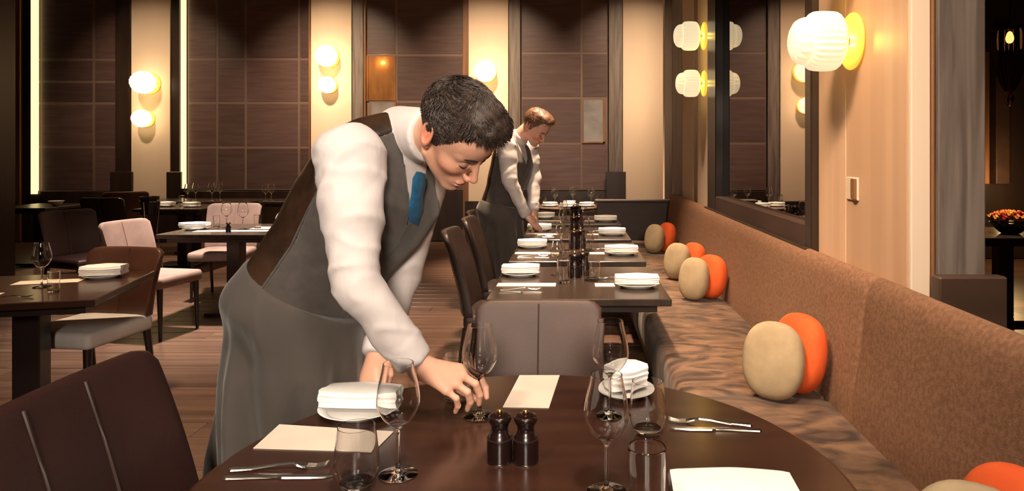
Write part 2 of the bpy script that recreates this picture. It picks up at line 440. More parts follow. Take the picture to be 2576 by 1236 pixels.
# low dark partition closing the end of the bench
lp = box('wall_partition', .27, 1.42, 7.55, 7.66, 0, .87, 'brown_wall', kind=ST, bev=.004)
box('cap_rail', .25, 1.44, 7.52, 7.69, .87, .895, 'brown_wall', lp, .004, 1)
# side room seen past the oak post
box('wall_side_room', 1.36, 6.8, 9.2, 9.4, 0, 4.6, 'dark_wall', kind=ST)
for a, b, m in ((2473, 2496, 'brown_trim'), (2512, 2547, 'leather_mid')):
    x0, x1 = (a - VX) * 9 / FPX, (b - VX) * 9 / FPX
    box('trim_%d' % n, x0, x1, 9.05, 9.2, 1.0, 2.75, m, kind=ST, bev=.01); n += 1
d = bpy.data.lights.new('side_room_lamp', 'POINT'); d.energy = 22; d.color = (1, .6, .25); d.shadow_soft_size = .08
o = bpy.data.objects.new('side_room_lamp', d); o.location = (5.4, 8.5, 1.0); link(o)

# ================================================================== WALL LAMPS
def sconce(loc, axis, label, r=.118, lit='shade', power=4, group=None, glow=(1, .58, .12)):
    """ribbed drum shade with a rounded front on a wall plate; local +Z points away from the wall"""
    e = empty('wall_lamp', loc, 0, label, 'wall lamp', group)
    e.rotation_euler = axis
    s = r / .118
    mesh_obj('wall_plate', lathe_me('wall_plate', [(0, 0), (.022, 0), (.022, .010), (0, .010)], 24), 'brass', e).scale = (s, s, 1)
    g_ = mesh_obj('back_glass', lathe_me('back_glass', smooth_prof([(.022, .0), (.09, .0), (.112, .008), (.108, .020), (.08, .026), (.022, .026)], 3), 48), 'back_glow', e, True); g_.scale = (s, s, 1)
    mesh_obj('stem', lathe_me('stem', [(0, .012), (.012, .012), (.012, .06), (0, .06)], 12), 'brass', e)
    body = smooth_prof([(.085, .055), (.112, .075), (.118, .105), (.118, .15), (.113, .175), (.098, .19)], 4)
    b = mesh_obj('shade', lathe_me('shade', [(.0, .058)] + body + [(.085, .192), (0, .192)], 120, 30, .05, (1, len(body))), lit, e, True); b.scale = (s, s, s)
    fr = smooth_prof([(.092, .188), (.094, .205), (.083, .232), (.055, .25), (.03, .256), (0, .257)], 4)
    c = mesh_obj('shade_front', lathe_me('shade_front', fr, 90, 16, .05, (0, len(fr) - 6)), lit, e, True); c.scale = (s, s, s)
    d = bpy.data.lights.new('wall_lamp_glow', 'POINT'); d.energy = power; d.color = glow; d.shadow_soft_size = .02
    lo = bpy.data.objects.new('wall_lamp_glow', d); lo.location = (0, 0, .036); link(lo, e)
    lo.location = (0.0, 0.0, .045)
    return e
AX = (0, -math.pi / 2, 0)        # points to -X
AY = (math.pi / 2, 0, 0)         # points to -Y
sconce((RX, 2.73, 1.86), AX, 'big ribbed milk glass wall lamp on the near veneer panel', .118, power=5, glow=(1, .64, .10))
sconce((RX, 2.73, 2.22), AX, 'ribbed wall lamp high on the near veneer panel, straight above the big one', .118, power=5, glow=(1, .64, .10))
sconce((RX, 5.80, 2.40), AX, 'upper ribbed wall lamp beside the mirror', .122, power=5, glow=(1, .64, .10))
sconce((RX, 5.80, 2.00), AX, 'lower ribbed wall lamp beside the mirror', .114, power=5, glow=(1, .64, .10))
for px, py, r, lab in ((388, 212, .175, 'upper round lamp on the leftmost cream column'), (380, 300, .135, 'lower small round lamp on the leftmost cream column'),
                       (836, 147, .165, 'upper round lamp on the cream column behind the front waiter'), (836, 217, .13, 'lower round lamp on the cream column behind the front waiter'),
                       (1226, 184, .17, 'upper round lamp on the cream column above the waiter\'s head'), (1222, 268, .13, 'lower round lamp on the cream column behind the waiter\'s head')):
    sconce((bx(px), BY - .10, bz(py)), AY, lab, r, 'shade_far', 14, glow=(1, .68, .25))

# ================================================================== BENCH
bench = empty('banquette', (0, 0, 0), 0, 'long brown upholstered wall bench with woven back and velvet seat', 'bench')
def extrude_y(name, prof, y0, y1, m, parent, cuts=1, round_ends=.02):
    """closed XZ profile extruded along Y with slightly pinched ends (an upholstered section)"""
    k = len(prof); cx = sum(p[0] for p in prof) / k; cz = sum(p[1] for p in prof) / k
    ys = [y0, y0 + round_ends * .35, y0 + round_ends] + [y0 + round_ends + (y1 - y0 - 2 * round_ends) * i / cuts for i in range(1, cuts)] + [y1 - round_ends, y1 - round_ends * .35, y1]
    pin = [.90, .965, 1.0] + [1.0] * (cuts - 1) + [1.0, .965, .90]
    v, f = [], []
    for y, s in zip(ys, pin):
        for (x, z) in prof:
            dx, dz = x - cx, z - cz
            L_ = math.hypot(dx, dz) or 1; sh = (1 - s) * .3
            v.append((x - dx / L_ * sh, y, z - dz / L_ * sh))
    for i in range(len(ys) - 1):
        for j in range(k):
            a, b = i * k + j, i * k + (j + 1) % k
            f.append((a, b, b + k, a + k))
    f.append(tuple(range(k))); f.append(tuple((len(ys) - 1) * k + j for j in range(k))[::-1])
    me = pyd(name, v, f); bm = bmesh.new(); bm.from_mesh(me); bmesh.ops.recalc_face_normals(bm, faces=bm.faces); bm.to_mesh(me); bm.free()
    return mesh_obj(name, me, m, parent, True)
back_prof = smooth_prof([(.978, .44), (.985, .55), (1.005, .70), (1.022, .85), (1.036, .935), (1.062, .975), (1.09, .978), (1.113, .955)], 4) + [(1.115, .80), (1.115, .44)]
back_prof = [(max(x, .9), z) for x, z in back_prof]
for y0, y1 in ((-.7, .75), (.75, 2.42), (2.42, 5.05), (5.05, 7.3)):
    extrude_y('back_section', back_prof, y0, y1, 'bench_back', bench, 6, .018)
seat_prof = smooth_prof([(.43, .22), (.418, .30), (.416, .40), (.425, .455), (.455, .478), (.55, .484), (.75, .482), (.92, .474), (.985, .462)], 4) + [(.985, .22)]
for y0, y1 in ((-.7, .9), (.9, 2.66), (2.66, 4.45), (4.45, 5.9), (5.9, 7.3)):
    extrude_y('seat_section', seat_prof, y0, y1, 'bench_seat', bench, 6, .03)
box('base', .50, 1.10, -.7, 7.3, .0, .22, 'frame', bench)
box('back_board', 1.116, 1.119, -.7, 7.3, .0, .90, 'frame', bench)

def cushion_me(w, h, t, e=.62):
    v, f = [], []; nu, nv = 36, 18
    sg = lambda c, p: math.copysign(abs(c) ** p, c)
    for j in range(nv + 1):
        b = -math.pi / 2 + math.pi * j / nv
        for i in range(nu):
            a = 2 * math.pi * i / nu
            cr = sg(math.cos(b), .62)
            v.append((w / 2 * cr * sg(math.cos(a), .84), t / 2 * sg(math.sin(b), .8), h / 2 * cr * sg(math.sin(a), .84)))
    for j in range(nv):
        for i in range(nu):
            a, b_ = j * nu + i, j * nu + (i + 1) % nu
            f.append((a, a + nu, b_ + nu, b_))
    return pyd('cushion', v, f)
cme = {}
def cushion(x, y, m, label, rz, tilt=-.18, w=.27, h=.28, t=.115, lift=0, z=None):
    key = (m, w, h, t)
    if key not in cme: cme[key] = cushion_me(w, h, t)
    zc = .478 + h / 2 * math.cos(tilt) + t / 2 * abs(math.sin(tilt)) * .6 + lift
    o = mesh_obj('cushion', cme[key], m, None, True, (x, y, zc), (tilt, 0, rz))
    tag(o, label, 'cushion', 'pebble shaped cushions on the bench'); return o
R_ = math.radians
cushion(.765, 2.62, 'beige', 'beige oval cushion in the near pair beside the front table', R_(-36), w=.235, h=.29, t=.115)
cushion(.885, 2.695, 'orange', 'orange oval cushion leaning on the bench back in the near pair', R_(-66), w=.26, h=.305, t=.115)
cushion(.77, 4.36, 'beige', 'beige cushion in front of the middle cluster of four', R_(-40), w=.20, h=.27)
cushion(.885, 4.415, 'orange', 'large orange cushion in the middle cluster of four', R_(-56), w=.25, h=.28)
cushion(.77, 5.06, 'beige', 'beige cushion at the back of the middle cluster of four', R_(-44), w=.21, h=.27)
cushion(.89, 5.085, 'orange', 'half hidden orange cushion at the back of the middle cluster', R_(-66), w=.25, h=.27)
cushion(.76, 6.38, 'beige', 'farthest beige cushion near the dark partition', R_(-46), w=.20, h=.27)
cushion(.88, 6.445, 'orange', 'farthest orange cushion near the dark partition', R_(-66), w=.24, h=.28)
cushion(.79, 1.35, 'beige', 'beige cushion top peeking in at the bottom right corner', R_(-36), w=.25, h=.28)
cushion(.905, 1.405, 'orange', 'orange cushion top peeking in at the bottom right corner', R_(-66), w=.25, h=.29)

# wall switch on the veneer panel
sw = empty('wall_switch', (RX, 2.74, 1.275), 0, 'square brass toned switch plate on the veneer panel', 'switch')
box('plate', -.008, .0, -.055, .055, -.045, .045, 'pale_trim', sw, .002, 1); box('rocker', -.018, -.008, -.05, -.012, -.04, .04, 'brown_trim', sw, .002, 1)

# ================================================================== TABLES
TZ = .74
def round_table(loc, r, label, m='table', group=None):
    e = empty('round_table', loc, 0, label, 'table', group)
    mesh_obj('tabletop', lathe_me('tabletop', [(0, TZ), (r - .012, TZ), (r - .004, TZ - .003), (r, TZ - .010), (r, TZ - .032), (r - .02, TZ - .042), (0, TZ - .042)], 128), m, e)
    mesh_obj('pedestal', lathe_me('pedestal', [(0, .03), (.07, .03), (.06, .10), (.05, .3), (.05, TZ - .06), (.12, TZ - .042), (0, TZ - .042)], 24), 'legwood', e, True)
    mesh_obj('base', lathe_me('base', [(0, 0), (.30 * r / .68, 0), (.30 * r / .68, .018), (.07, .035), (0, .035)], 48), 'legwood', e, True)
    return e
def square_table(loc, w, d, label, rz=0, m='table2', group=None):
    e = empty('dining_table', loc, rz, label, 'table', group)
    box('tabletop', -w / 2, w / 2, -d / 2, d / 2, TZ - .035, TZ, m, e, .004, 1)
    box('apron_rail', -w / 2 + .06, w / 2 - .06, -d / 2 + .06, d / 2 - .06, TZ - .075, TZ - .035, 'legwood', e)
    box('pedestal', -.06, .06, -.06, .06, .03, TZ - .075, 'legwood', e, .006, 1)
    box('base', -.19, .19, -.19, .19, 0, .03, 'legwood', e, .006, 1)
    return e
NT = (-.10, 1.43)
round_table((NT[0], NT[1], 0), .68, 'large round dark walnut table in the foreground being laid by the front waiter')
ROW = [(3.63, .90), (4.715, .87), (5.775, .86), (6.90, .88)]
ORD = ['first', 'second', 'third', 'fourth']
for (yc, dep), o_ in zip(ROW, ORD):
    square_table((.03, yc, 0), .86, dep, '%s square dark table in the row along the bench, counted from the front' % o_, group='tables in the row along the bench')
round_table((-.06, 8.7, 0), .44, 'small round laid table at the far end of the row', 'table2')
square_table((-2.72, 3.46, 0), .86, .80, 'dark square table at the left edge with a single lit wine glass', R_(14), 'table')
square_table((-2.98, 6.10, 0), .92, .86, 'laid square table left of the front waiter with two bright wine glasses', 0)
square_table((-4.85, 8.6, 0), .8, .8, 'far laid table beside the leftmost cream column', 0)
square_table((-5.35, 9.75, 0), 1.9, .7, 'long far table set with glasses against the panelled wall', 0)
square_table((-6.75, 8.75, 0), .7, .8, 'dark table in the gloom below the far light strip', 0)

# ================================================================== CHAIRS (local: faces -Y)
def backrest_me(w, z0, z1, lean, curve, th, flare=.05, nu=18, nv=14, rc=.07):
    v, f = [], []
    H = z1 - z0
    def pt(s, t, side):
        ww = w / 2 * (1 + flare * t)
        zz = z0 + H * t
        # round the upper corners
        e = max(0, (abs(s) - .8) / .2); zz -= rc * H * (e ** 2) * (t ** 3)
        y = .20 + lean * t ** 1.3 - curve * s * s + side * th * (1 - .35 * t)
        return (s * ww, y, zz)
    for side in (0, 1):
        for j in range(nv + 1):
            for i in range(nu + 1): v.append(pt(-1 + 2 * i / nu, j / nv, side))
    n1 = (nu + 1) * (nv + 1); W_ = nu + 1
    for j in range(nv):
        for i in range(nu):
            a = j * W_ + i
            f.append((a, a + 1, a + 1 + W_, a + W_)); f.append((n1 + a, n1 + a + W_, n1 + a + 1 + W_, n1 + a + 1))
    for i in range(nu):
        f.append((i, n1 + i, n1 + i + 1, i + 1)); a = nv * W_ + i; f.append((a, a + 1, n1 + a + 1, n1 + a))
    for j in range(nv):
        a = j * W_; f.append((a, a + W_, n1 + a + W_, n1 + a)); a = j * W_ + nu; f.append((a, n1 + a, n1 + a + W_, a + W_))
    me = pyd('backrest', v, f)
    bm = bmesh.new(); bm.from_mesh(me); bmesh.ops.recalc_face_normals(bm, faces=bm.faces)
    ed = [e for e in bm.edges if len(e.link_faces) == 2 and e.calc_face_angle() > 1.0]
    bmesh.ops.bevel(bm, geom=ed, offset=.010, segments=2, profile=.5, affect='EDGES')
    bm.to_mesh(me); bm.free()
    return me, pt
def chair(loc, rz, label, back='leather', seat='leather', seam='piping_dark', w=.50, top=.87, z0=.46, lean=.10, curve=.05, seams=(0.0,), group=None, back_seams=True, legs='legwood', flare=.05):
    e = empty('dining_chair', loc, rz, label, 'chair', group)
    me, pt = backrest_me(w, z0, top, lean, curve, .055, flare)
    mesh_obj('backrest', me, back, e, True)
    for s in seams:
        mesh_obj('seam', tube_me('seam', [Vector(pt(s, .03 + .94 * k / 8, 0)) + Vector((0, -.001, 0)) for k in range(9)], .0035, 6), seam, e, True)
        if back_seams: mesh_obj('seam', tube_me('seam', [Vector(pt(s, .03 + .94 * k / 8, 1)) + Vector((0, .001, 0)) for k in range(9)], .0035, 6), seam, e, True)
    o = mesh_obj('seat', box_me('seat', -w / 2, w / 2, -.25, .215, .385, .475, .03, 3), seat, e, True)
    for sx in (-1, 1):
        for sy, y in ((-1, -.21), (1, .20)):
            mesh_obj('leg', tube_me('leg', [(sx * (w / 2 - .04), y, .39), (sx * (w / 2 - .045 + .01), y + (.06 if sy > 0 else -.01), 0)], [.022, .012], 8), legs, e, True)
    return e
# foreground
chair((-.69, 1.40, 0), R_(88), 'dark oxblood leather chair in the bottom left foreground', 'leather', 'leather', 'piping', w=.50, top=.955, lean=.135, seams=(-.55, .10), curve=.02, flare=.0)
chair((-.13, 2.36, 0), 0, 'brown leather chair facing the camera across the foreground table', 'leather_mid', 'leather_mid', 'piping', w=.475, top=.845, lean=.10, seams=(0.0,), curve=.02, flare=.02)
# left side
chair((-2.70, 3.84, 0), R_(-8), 'brown chair with a white seat tucked under the left edge table', 'leather_warm', 'white_seat', 'piping_dark', w=.46, top=.85, z0=.47)
chair((-3.28, 5.40, 0), R_(80), 'pale rose chair seen side on, left of the waiter', 'pink', 'pink', 'pink', w=.46, top=.88)
chair((-3.40, 6.72, 0), R_(6), 'pale rose chair facing out behind the laid table', 'pink', 'pink', 'pink', w=.50, top=.90)
chair((-4.45, 6.30, 0), R_(70), 'dark chair with a glinting top edge at the left', 'leather', 'leather', 'piping', w=.5, top=.88)
chair((-6.05, 9.30, 0), R_(215), 'olive brown chair in the gloom by the panelled wall', 'leather_warm', 'leather', 'piping', w=.5, top=.90)
chair((-5.60, 8.45, 0), R_(180), 'black backed chair in the gloom beside the cream column', 'frame', 'leather', 'piping_dark', w=.5, top=.88)
# chairs on the waiter's side of the row, facing the bench
chair((-.42, 4.20, 0), R_(90), 'nearer dark leather chair on the aisle side of the row', 'espresso', 'espresso', 'piping_dark', w=.46, top=.95, lean=.14)
chair((-.42, 4.94, 0), R_(90), 'dark leather chair on the aisle side, right beside the far waiter', 'espresso', 'espresso', 'piping_dark', w=.46, top=.95, lean=.14)
chair((-.62, 6.30, 0), R_(90), 'dark leather chair beyond the far waiter, its back to the aisle', 'espresso', 'espresso', 'piping_dark', w=.46, top=.88, lean=.12)
chair((1.66, 2.35, 0), R_(170), 'brown chair top showing past the oak post', 'leather_mid', 'leather_mid', 'piping', w=.46, top=.84)

# ================================================================== TABLEWARE
WINE = smooth_prof([(.0395, .0), (.0405, .0016), (.030, .0045), (.010, .009), (.0048, .02), (.0038, .06), (.0045, .092), (.012, .103), (.030, .118), (.0435, .142), (.0455, .158), (.042, .185), (.035, .215), (.0315, .235)], 4)
def inner(prof, z0, t=.0015):
    pts = [(r - t, z) for r, z in prof if z > z0]
    return [(pts[0][0] + t, pts[0][1])] and pts[::-1]
wine_me = lathe_me('wine_glass', [(0, .0005)] + WINE + inner(WINE, .106) + [(0, .1065)], 48)
STEM = smooth_prof([(0.004, .0), (.022, .001), (.036, .012), (.0445, .040), (.0445, .062), (.041, .095), (.0375, .125)], 5)
stemless_me = lathe_me('stemless_glass', [(0, .0)] + STEM + inner(STEM, .010, .0017) + [(0, .008)], 48)
HIGH = [(.0, 0), (.029, 0), (.031, .0008), (.0322, .003), (.0325, .006), (.0335, .05), (.0352, .128), (.0355, .1335), (.0352, .1348), (.0349, .1350), (.0346, .1348), (.0344, .1335), (.0340, .128), (.0323, .05), (.0314, .018), (.0305, .0125), (.027, .0105), (0, .010)]
high_me = lathe_me('tumbler', HIGH, 40)
for me in (wine_me, stemless_me, high_me): me.materials.append(M['glass'])
def glass(kind, x, y, label, z=TZ, s=1.0, group=None):
    me = {'wine_glass': wine_me, 'stemless_glass': stemless_me, 'tumbler': high_me}[kind]
    o = mesh_obj(kind, me, None, None, True, (x, y, z + .0008)); o.scale = (s, s, s)
    return tag(o, label, 'glass', group)
plate_me = lathe_me('plate', smooth_prof([(0, .004), (.06, .004), (.075, .0), (.08, .001), (.098, .013), (.11, .0165), (.1085, .0185), (.09, .0125), (.075, .0075), (0, .0075)], 4), 48); plate_me.materials.append(M['china'])
def plate(x, y, label, r=.11, z=TZ, group=None):
    o = mesh_obj('plate', plate_me, None, None, True, (x, y, z + .0006)); o.scale = (r / .11, r / .11, r / .11)
    return tag(o, label, 'plate', group)
def napkin_me(w, d, h, layers=3, seed=1):
    """stack of soft folds, rounded on the long edges and a little wavy"""
    rnd = random.Random(seed); prof = []
    lh = h / layers
    right = []
    for k in range(layers):
        off = rnd.uniform(-.05, .03) * d
        for a in (-80, -45, 0, 45, 80):
            right.append((d / 2 + off - lh * .5 + lh * .5 * math.cos(R_(a)), lh * (k + .5) + lh * .5 * math.sin(R_(a))))
    left = [(-y + rnd.uniform(-.004, .004), z) for y, z in right[::-1]]
    prof = right + left
    nx = 14; v, f = [], []; k = len(prof)
    for i in range(nx + 1):
        t = -1 + 2 * i / nx; sc = 1 - .06 * max(0, abs(t) - .85) / .15
        for (y, z) in prof:
            v.append((t * w / 2 + .002 * math.sin(9 * z / h + i), y * sc + .003 * math.sin(2.2 * t + y * 20), z * (1 + .05 * math.sin(3.1 * t + y * 30)) ))
    for i in range(nx):
        for j in range(k):
            a, b = i * k + j, i * k + (j + 1) % k
            f.append((a, b, b + k, a + k))
    f.append(tuple(range(k))); f.append(tuple(nx * k + j for j in range(k))[::-1])
    me = pyd('napkin', v, f); bm = bmesh.new(); bm.from_mesh(me); bmesh.ops.recalc_face_normals(bm, faces=bm.faces); bm.to_mesh(me); bm.free(); me.materials.append(M['linen']); return me
NK = {'a': napkin_me(.21, .105, .042, 3, 1), 'b': napkin_me(.20, .10, .035, 2, 2), 'c': napkin_me(.20, .12, .05, 3, 5)}
def napkin(x, y, z, label, rz=0, k='a', s=(1, 1, 1), group=None, rot=None):
    o = mesh_obj('napkin', NK[k], None, None, True, (x, y, z), rot or (0, 0, rz)); o.scale = s
    return tag(o, label, 'napkin', group)
def card(pts, label, z=TZ, t=.0016, m='paper', group=None, h=None):
    """menu card laid on a table: four corner pixels on the table plane"""
    c = [Q(x, y, z) for x, y in pts] if h is None else pts
    cen = sum(c, Vector()) / 4
    v = [p - cen for p in c]; v = [Vector((p.x, p.y, 0)) for p in v]
    vv = v + [p + Vector((0, 0, t)) for p in v]
    me = pyd('menu_card', vv, [(3, 2, 1, 0), (4, 5, 6, 7), (0, 1, 5, 4), (1, 2, 6, 5), (2, 3, 7, 6), (3, 0, 4, 7)])
    bm = bmesh.new(); bm.from_mesh(me); bmesh.ops.recalc_face_normals(bm, faces=bm.faces); bm.to_mesh(me); bm.free()
    o = mesh_obj('menu_card', me, m, None, False, (cen.x, cen.y, z + .0006))
    return tag(o, label, 'menu card', group)
def rect_card(x, y, w, d, label, rz=0, z=TZ, group=None):
    c, s = math.cos(rz), math.sin(rz)
    return card([Vector((x + a * c - b * s, y + a * s + b * c, z)) for a, b in ((-w / 2, -d / 2), (w / 2, -d / 2), (w / 2, d / 2), (-w / 2, d / 2))], label, z, group=group, h=1)
def strip_me(name, pts):
    """flat metal outline: (x, half width, z); extruded a few millimetres"""
    v, f = [], []
    for x, w, z in pts:
        v += [(x, -w, z), (x, w, z), (x, w * .7, z + .0028), (x, -w * .7, z + .0028)]
    for i in range(len(pts) - 1):
        for j in range(4):
            a, b = i * 4 + j, i * 4 + (j + 1) % 4; f.append((a, b, b + 4, a + 4))
    n_ = len(pts) - 1
    f += [(3, 2, 1, 0), (n_ * 4, n_ * 4 + 1, n_ * 4 + 2, n_ * 4 + 3)]
    me = pyd(name, v, f); bm = bmesh.new(); bm.from_mesh(me); bmesh.ops.recalc_face_normals(bm, faces=bm.faces); bm.to_mesh(me); bm.free(); return me
knife_handle = strip_me('handle', [(-.11, .006, .0005), (-.105, .0085, .0005), (-.06, .0075, .001), (-.01, .0055, .0015), (0, .005, .0015)])
knife_blade = strip_me('blade', [(0, .005, .0015), (.01, .009, .001), (.07, .010, .0008), (.10, .007, .0005), (.112, .001, .0005)])
fork_handle = strip_me('handle', [(-.11, .006, .0005), (-.105, .0095, .0005), (-.06, .007, .002), (-.01, .0035, .008), (.02, .0032, .010)])
fork_head = strip_me('head', [(.02, .0032, .010), (.032, .009, .008), (.045, .0115, .005), (.052, .0115, .004)])
fork_tine = strip_me('tine', [(0, .0015, .004), (.02, .0014, .002), (.04, .0012, .006), (.046, .0006, .0085)])
def knife(x, y, rz, label, z=TZ, group=None):
    e = empty('knife', (x, y, z + .0008), rz, label, 'knife', group)
    mesh_obj('handle', knife_handle, 'steel', e, False); mesh_obj('blade', knife_blade, 'steel', e, False); return e
def fork(x, y, rz, label, z=TZ, group=None):
    e = empty('fork', (x, y, z + .0008), rz, label, 'fork', group)
    mesh_obj('handle', fork_handle, 'steel', e); mesh_obj('head', fork_head, 'steel', e)
    for k in range(4): mesh_obj('tine', fork_tine, 'steel', e, loc=(.050, -.0095 + k * .00633, 0))
    return e
mill_body = lathe_me('body', smooth_prof([(0, 0), (.0265, 0), (.028, .004), (.028, .04), (.0268, .05)], 3) + smooth_prof([(.0255, .0515), (.024, .056), (.0185, .068), (.0195, .078), (.0245, .088), (.0262, .094), (.0235, .100), (.012, .1035), (0, .1035)], 3), 36)
mill_ring = lathe_me('ring', [(.026, .0495), (.0284, .0495), (.0284, .052), (.026, .052), (.026, .0495)], 36)
mill_knob = lathe_me('knob', smooth_prof([(.004, .1035), (.006, .106), (.0065, .110), (.004, .1135), (0, .114)], 3), 16)
def mill(x, y, label, z=TZ, s=1.0, knob='brass', group=None):
    e = empty('pepper_mill', (x, y, z + .0008), 0, label, 'mill', group); e.scale = (s, s, s)
    mesh_obj('body', mill_body, 'mill', e, True); mesh_obj('ring', mill_ring, 'legwood', e, True); mesh_obj('knob', mill_knob, None, e, True).data
    return e
mill_knob.materials.append(M['brass'])

# ---- foreground table
glass('wine_glass', -.367, 1.449, 'wine glass standing in front of the waiter\'s sleeve')
glass('wine_glass', -.2385, 1.768, 'wine glass being set down in the front waiter\'s fingers')
glass('wine_glass', .068, 1.374, 'wine glass in the right foreground before the bread plate')
glass('wine_glass', .098, 1.775, 'wine glass at the far right of the foreground table, behind the others', s=1.04)
glass('stemless_glass', -.437, 1.392, 'stemless water glass over the near menu card')
glass('stemless_glass', .182, 1.665, 'stemless glass right of the wine glasses by the bread plate', s=1.0)
glass('stemless_glass', -.315, 1.885, 'stemless glass half hidden behind the waiter\'s hand')
glass('tumbler', .138, 1.272, 'straight tumbler at the bottom edge of the foreground table')
mill(-.160, 1.514, 'dark turned salt mill, left of the pair'); mill(-.1025, 1.512, 'dark turned pepper mill, right of the pair')
card([(703, 1070), (990, 1088), (940, 1139), (637, 1130)], 'cream menu card under the stemless glass on the left')
card([(1307, 946), (1408, 946), (1381, 1028), (1265, 1026)], 'cream menu card standing alone at the table centre')
plate(-.555, 1.80, 'white plate under the rolled napkin before the waiter\'s apron', .105)
napkin(-.555, 1.81, TZ + .0185, 'thick folded white napkin on the plate before the waiter\'s apron', R_(-3), 'c', (1.02, .66, .85))
plate(.150, 1.945, 'small white bread plate seen through the glasses', .085)
napkin(.150, 1.955, TZ + .0145, 'white napkin bunched on the bread plate behind the glasses', R_(25), 'a', (.52, .75, 1.5))
napkin(.315, 1.335, TZ + .0015, 'broad white napkin at the bottom right of the foreground table', R_(-4), 'b', (1.22, 1.5, .9))
k1 = Q(700, 1203, TZ); f1 = Q(705, 1180, TZ)
knife(k1.x, k1.y, R_(2), 'knife beside the near menu card on the left'); fork(f1.x + .005, f1.y, R_(4), 'fork beside the near menu card on the left')
k2 = Q(1790, 1083, TZ); f2 = Q(1770, 1070, TZ)
knife(k2.x + .01, k2.y, R_(180 - 4), 'knife on the bench side of the foreground table'); fork(f2.x + .01, f2.y + .008, R_(180 - 7), 'fork on the bench side of the foreground table')

# ---- row along the bench
for k, (yc, dep) in enumerate(ROW):
    t = '%s row table' % ORD[k]
    y0 = yc - dep / 2
    yn = y0 + .62; yr = y0 + .30
    plate(-.285, yn, 'white plate on the aisle side of the %s' % t, .105, group='plates along the row')
    napkin(-.285, yn, TZ + .0185, 'folded white napkin on the aisle side of the %s' % t, 0, 'a', (.98, 1, .95), group='napkins along the row')
    plate(.325, yr, 'white plate on the bench side of the %s' % t, .11, group='plates along the row')
    napkin(.325, yr, TZ + .0185, 'folded white napkin on the bench side of the %s' % t, R_(-2), 'a', (1.05, 1, .95), group='napkins along the row')
    rect_card(-.235, y0 + .34, .30, .085, 'cream card strip on the aisle side of the %s' % t, 0, group='menu cards along the row')
    rect_card(.165, y0 + .335, .10, .085, 'cream card strip on the bench side of the %s' % t, 0, group='menu cards along the row')
    glass('wine_glass', -.085, y0 + .62, 'wine glass on the aisle side of the %s' % t, group='wine glasses along the row', s=.8)
    glass('tumbler', -.045, y0 + .40, 'tumbler on the aisle side of the %s' % t, group='tumblers along the row')
    glass('stemless_glass', .105, y0 + .47, 'stemless glass on the bench side of the %s' % t, group='stemless glasses along the row')
    mill(.012, y0 + .55, 'dark mill in the middle of the %s, aisle side' % t, s=1.25, group='mills along the row')
    mill(.058, y0 + .62, 'dark mill in the middle of the %s, bench side' % t, s=1.25, group='mills along the row')
    if k < 3:
        fork(-.25, y0 + .21, R_(3), 'fork on the aisle side of the %s' % t, group='forks along the row')
        knife(-.25, y0 + .15, R_(1), 'knife on the aisle side of the %s' % t, group='knives along the row')
        fork(.22, y0 + .50, R_(172), 'fork on the bench side of the %s' % t, group='forks along the row')
# ---- far round table
for px, lab in ((1396, 'left'), (1441, 'middle'), (1487, 'right')):
    glass('wine_glass', (px - VX) * 8.75 / FPX, 8.75 if lab != 'middle' else 8.95, '%s wine glass on the far round table' % lab, s=1.0)
for x, y, rz, lab in ((-.28, 8.62, 0, 'left'), (-.06, 8.50, 0, 'near'), (.18, 8.62, 0, 'right'), (-.05, 8.85, 0, 'far')):
    plate(x, y, 'white plate at the %s place of the far round table' % lab, .10)
    napkin(x, y, TZ + .0185, 'white napkin at the %s place of the far round table' % lab, rz, 'b', (.9, 1, 1))
glass('tumbler', -.36, 8.75, 'tumbler at the left rim of the far round table'); glass('tumbler', .335, 8.74, 'tumbler at the right rim of the far round table')

# ---- left edge table
LT = Vector((-2.72, 3.46, 0))
p = Q(262, 698, TZ); plate(p.x, p.y, 'white plate on the left edge table', .10); napkin(p.x, p.y, TZ + .0185, 'plump white napkin on the left edge table', R_(12), 'c', (1.0, 1, .95))
rect_card(-2.74, 3.60, .30, .11, 'cream card strip beside the glass on the left edge table', R_(16))
p = Q(105, 723, TZ); glass('wine_glass', p.x, p.y, 'wine glass glowing on the left edge table', s=.95)
p = Q(135, 735, TZ); glass('tumbler', p.x, p.y, 'tumbler beside the wine glass on the left edge table', s=.75)
rect_card(-2.83, 3.24, .22, .10, 'cream card cut off by the left edge of the picture', R_(14))
fork(-2.62, 3.20, R_(14), 'fork on the left edge table')
# ---- laid table left of the waiter
p = Q(490, 578, TZ); plate(p.x, p.y, 'white plate on the laid table left of the waiter', .10); napkin(p.x, p.y, TZ + .0185, 'white folded napkin on the laid table left of the waiter', R_(4), 'a', (1.1, 1, 1.1))
rect_card(-2.93, 5.92, .62, .10, 'long white card strip along the near edge of the laid left table', R_(3))
rect_card(-2.72, 6.16, .26, .18, 'white menu card under the two bright wine glasses', R_(3))
p = Q(570, 573, TZ); glass('wine_glass', p.x, p.y, 'left bright wine glass on the laid table left of the waiter')
p = Q(611, 577, TZ); glass('wine_glass', p.x, p.y, 'right bright wine glass on the laid table left of the waiter')
p = Q(545, 573, TZ); glass('tumbler', p.x, p.y, 'small tumbler left of the bright wine glasses', s=.8)
p = Q(634, 575, TZ); glass('tumbler', p.x + .05, p.y, 'tumbler right of the bright wine glasses', s=.9)
p = Q(582, 583, TZ); mill(p.x, p.y - .05, 'dark mill in front of the bright wine glasses', s=.8)
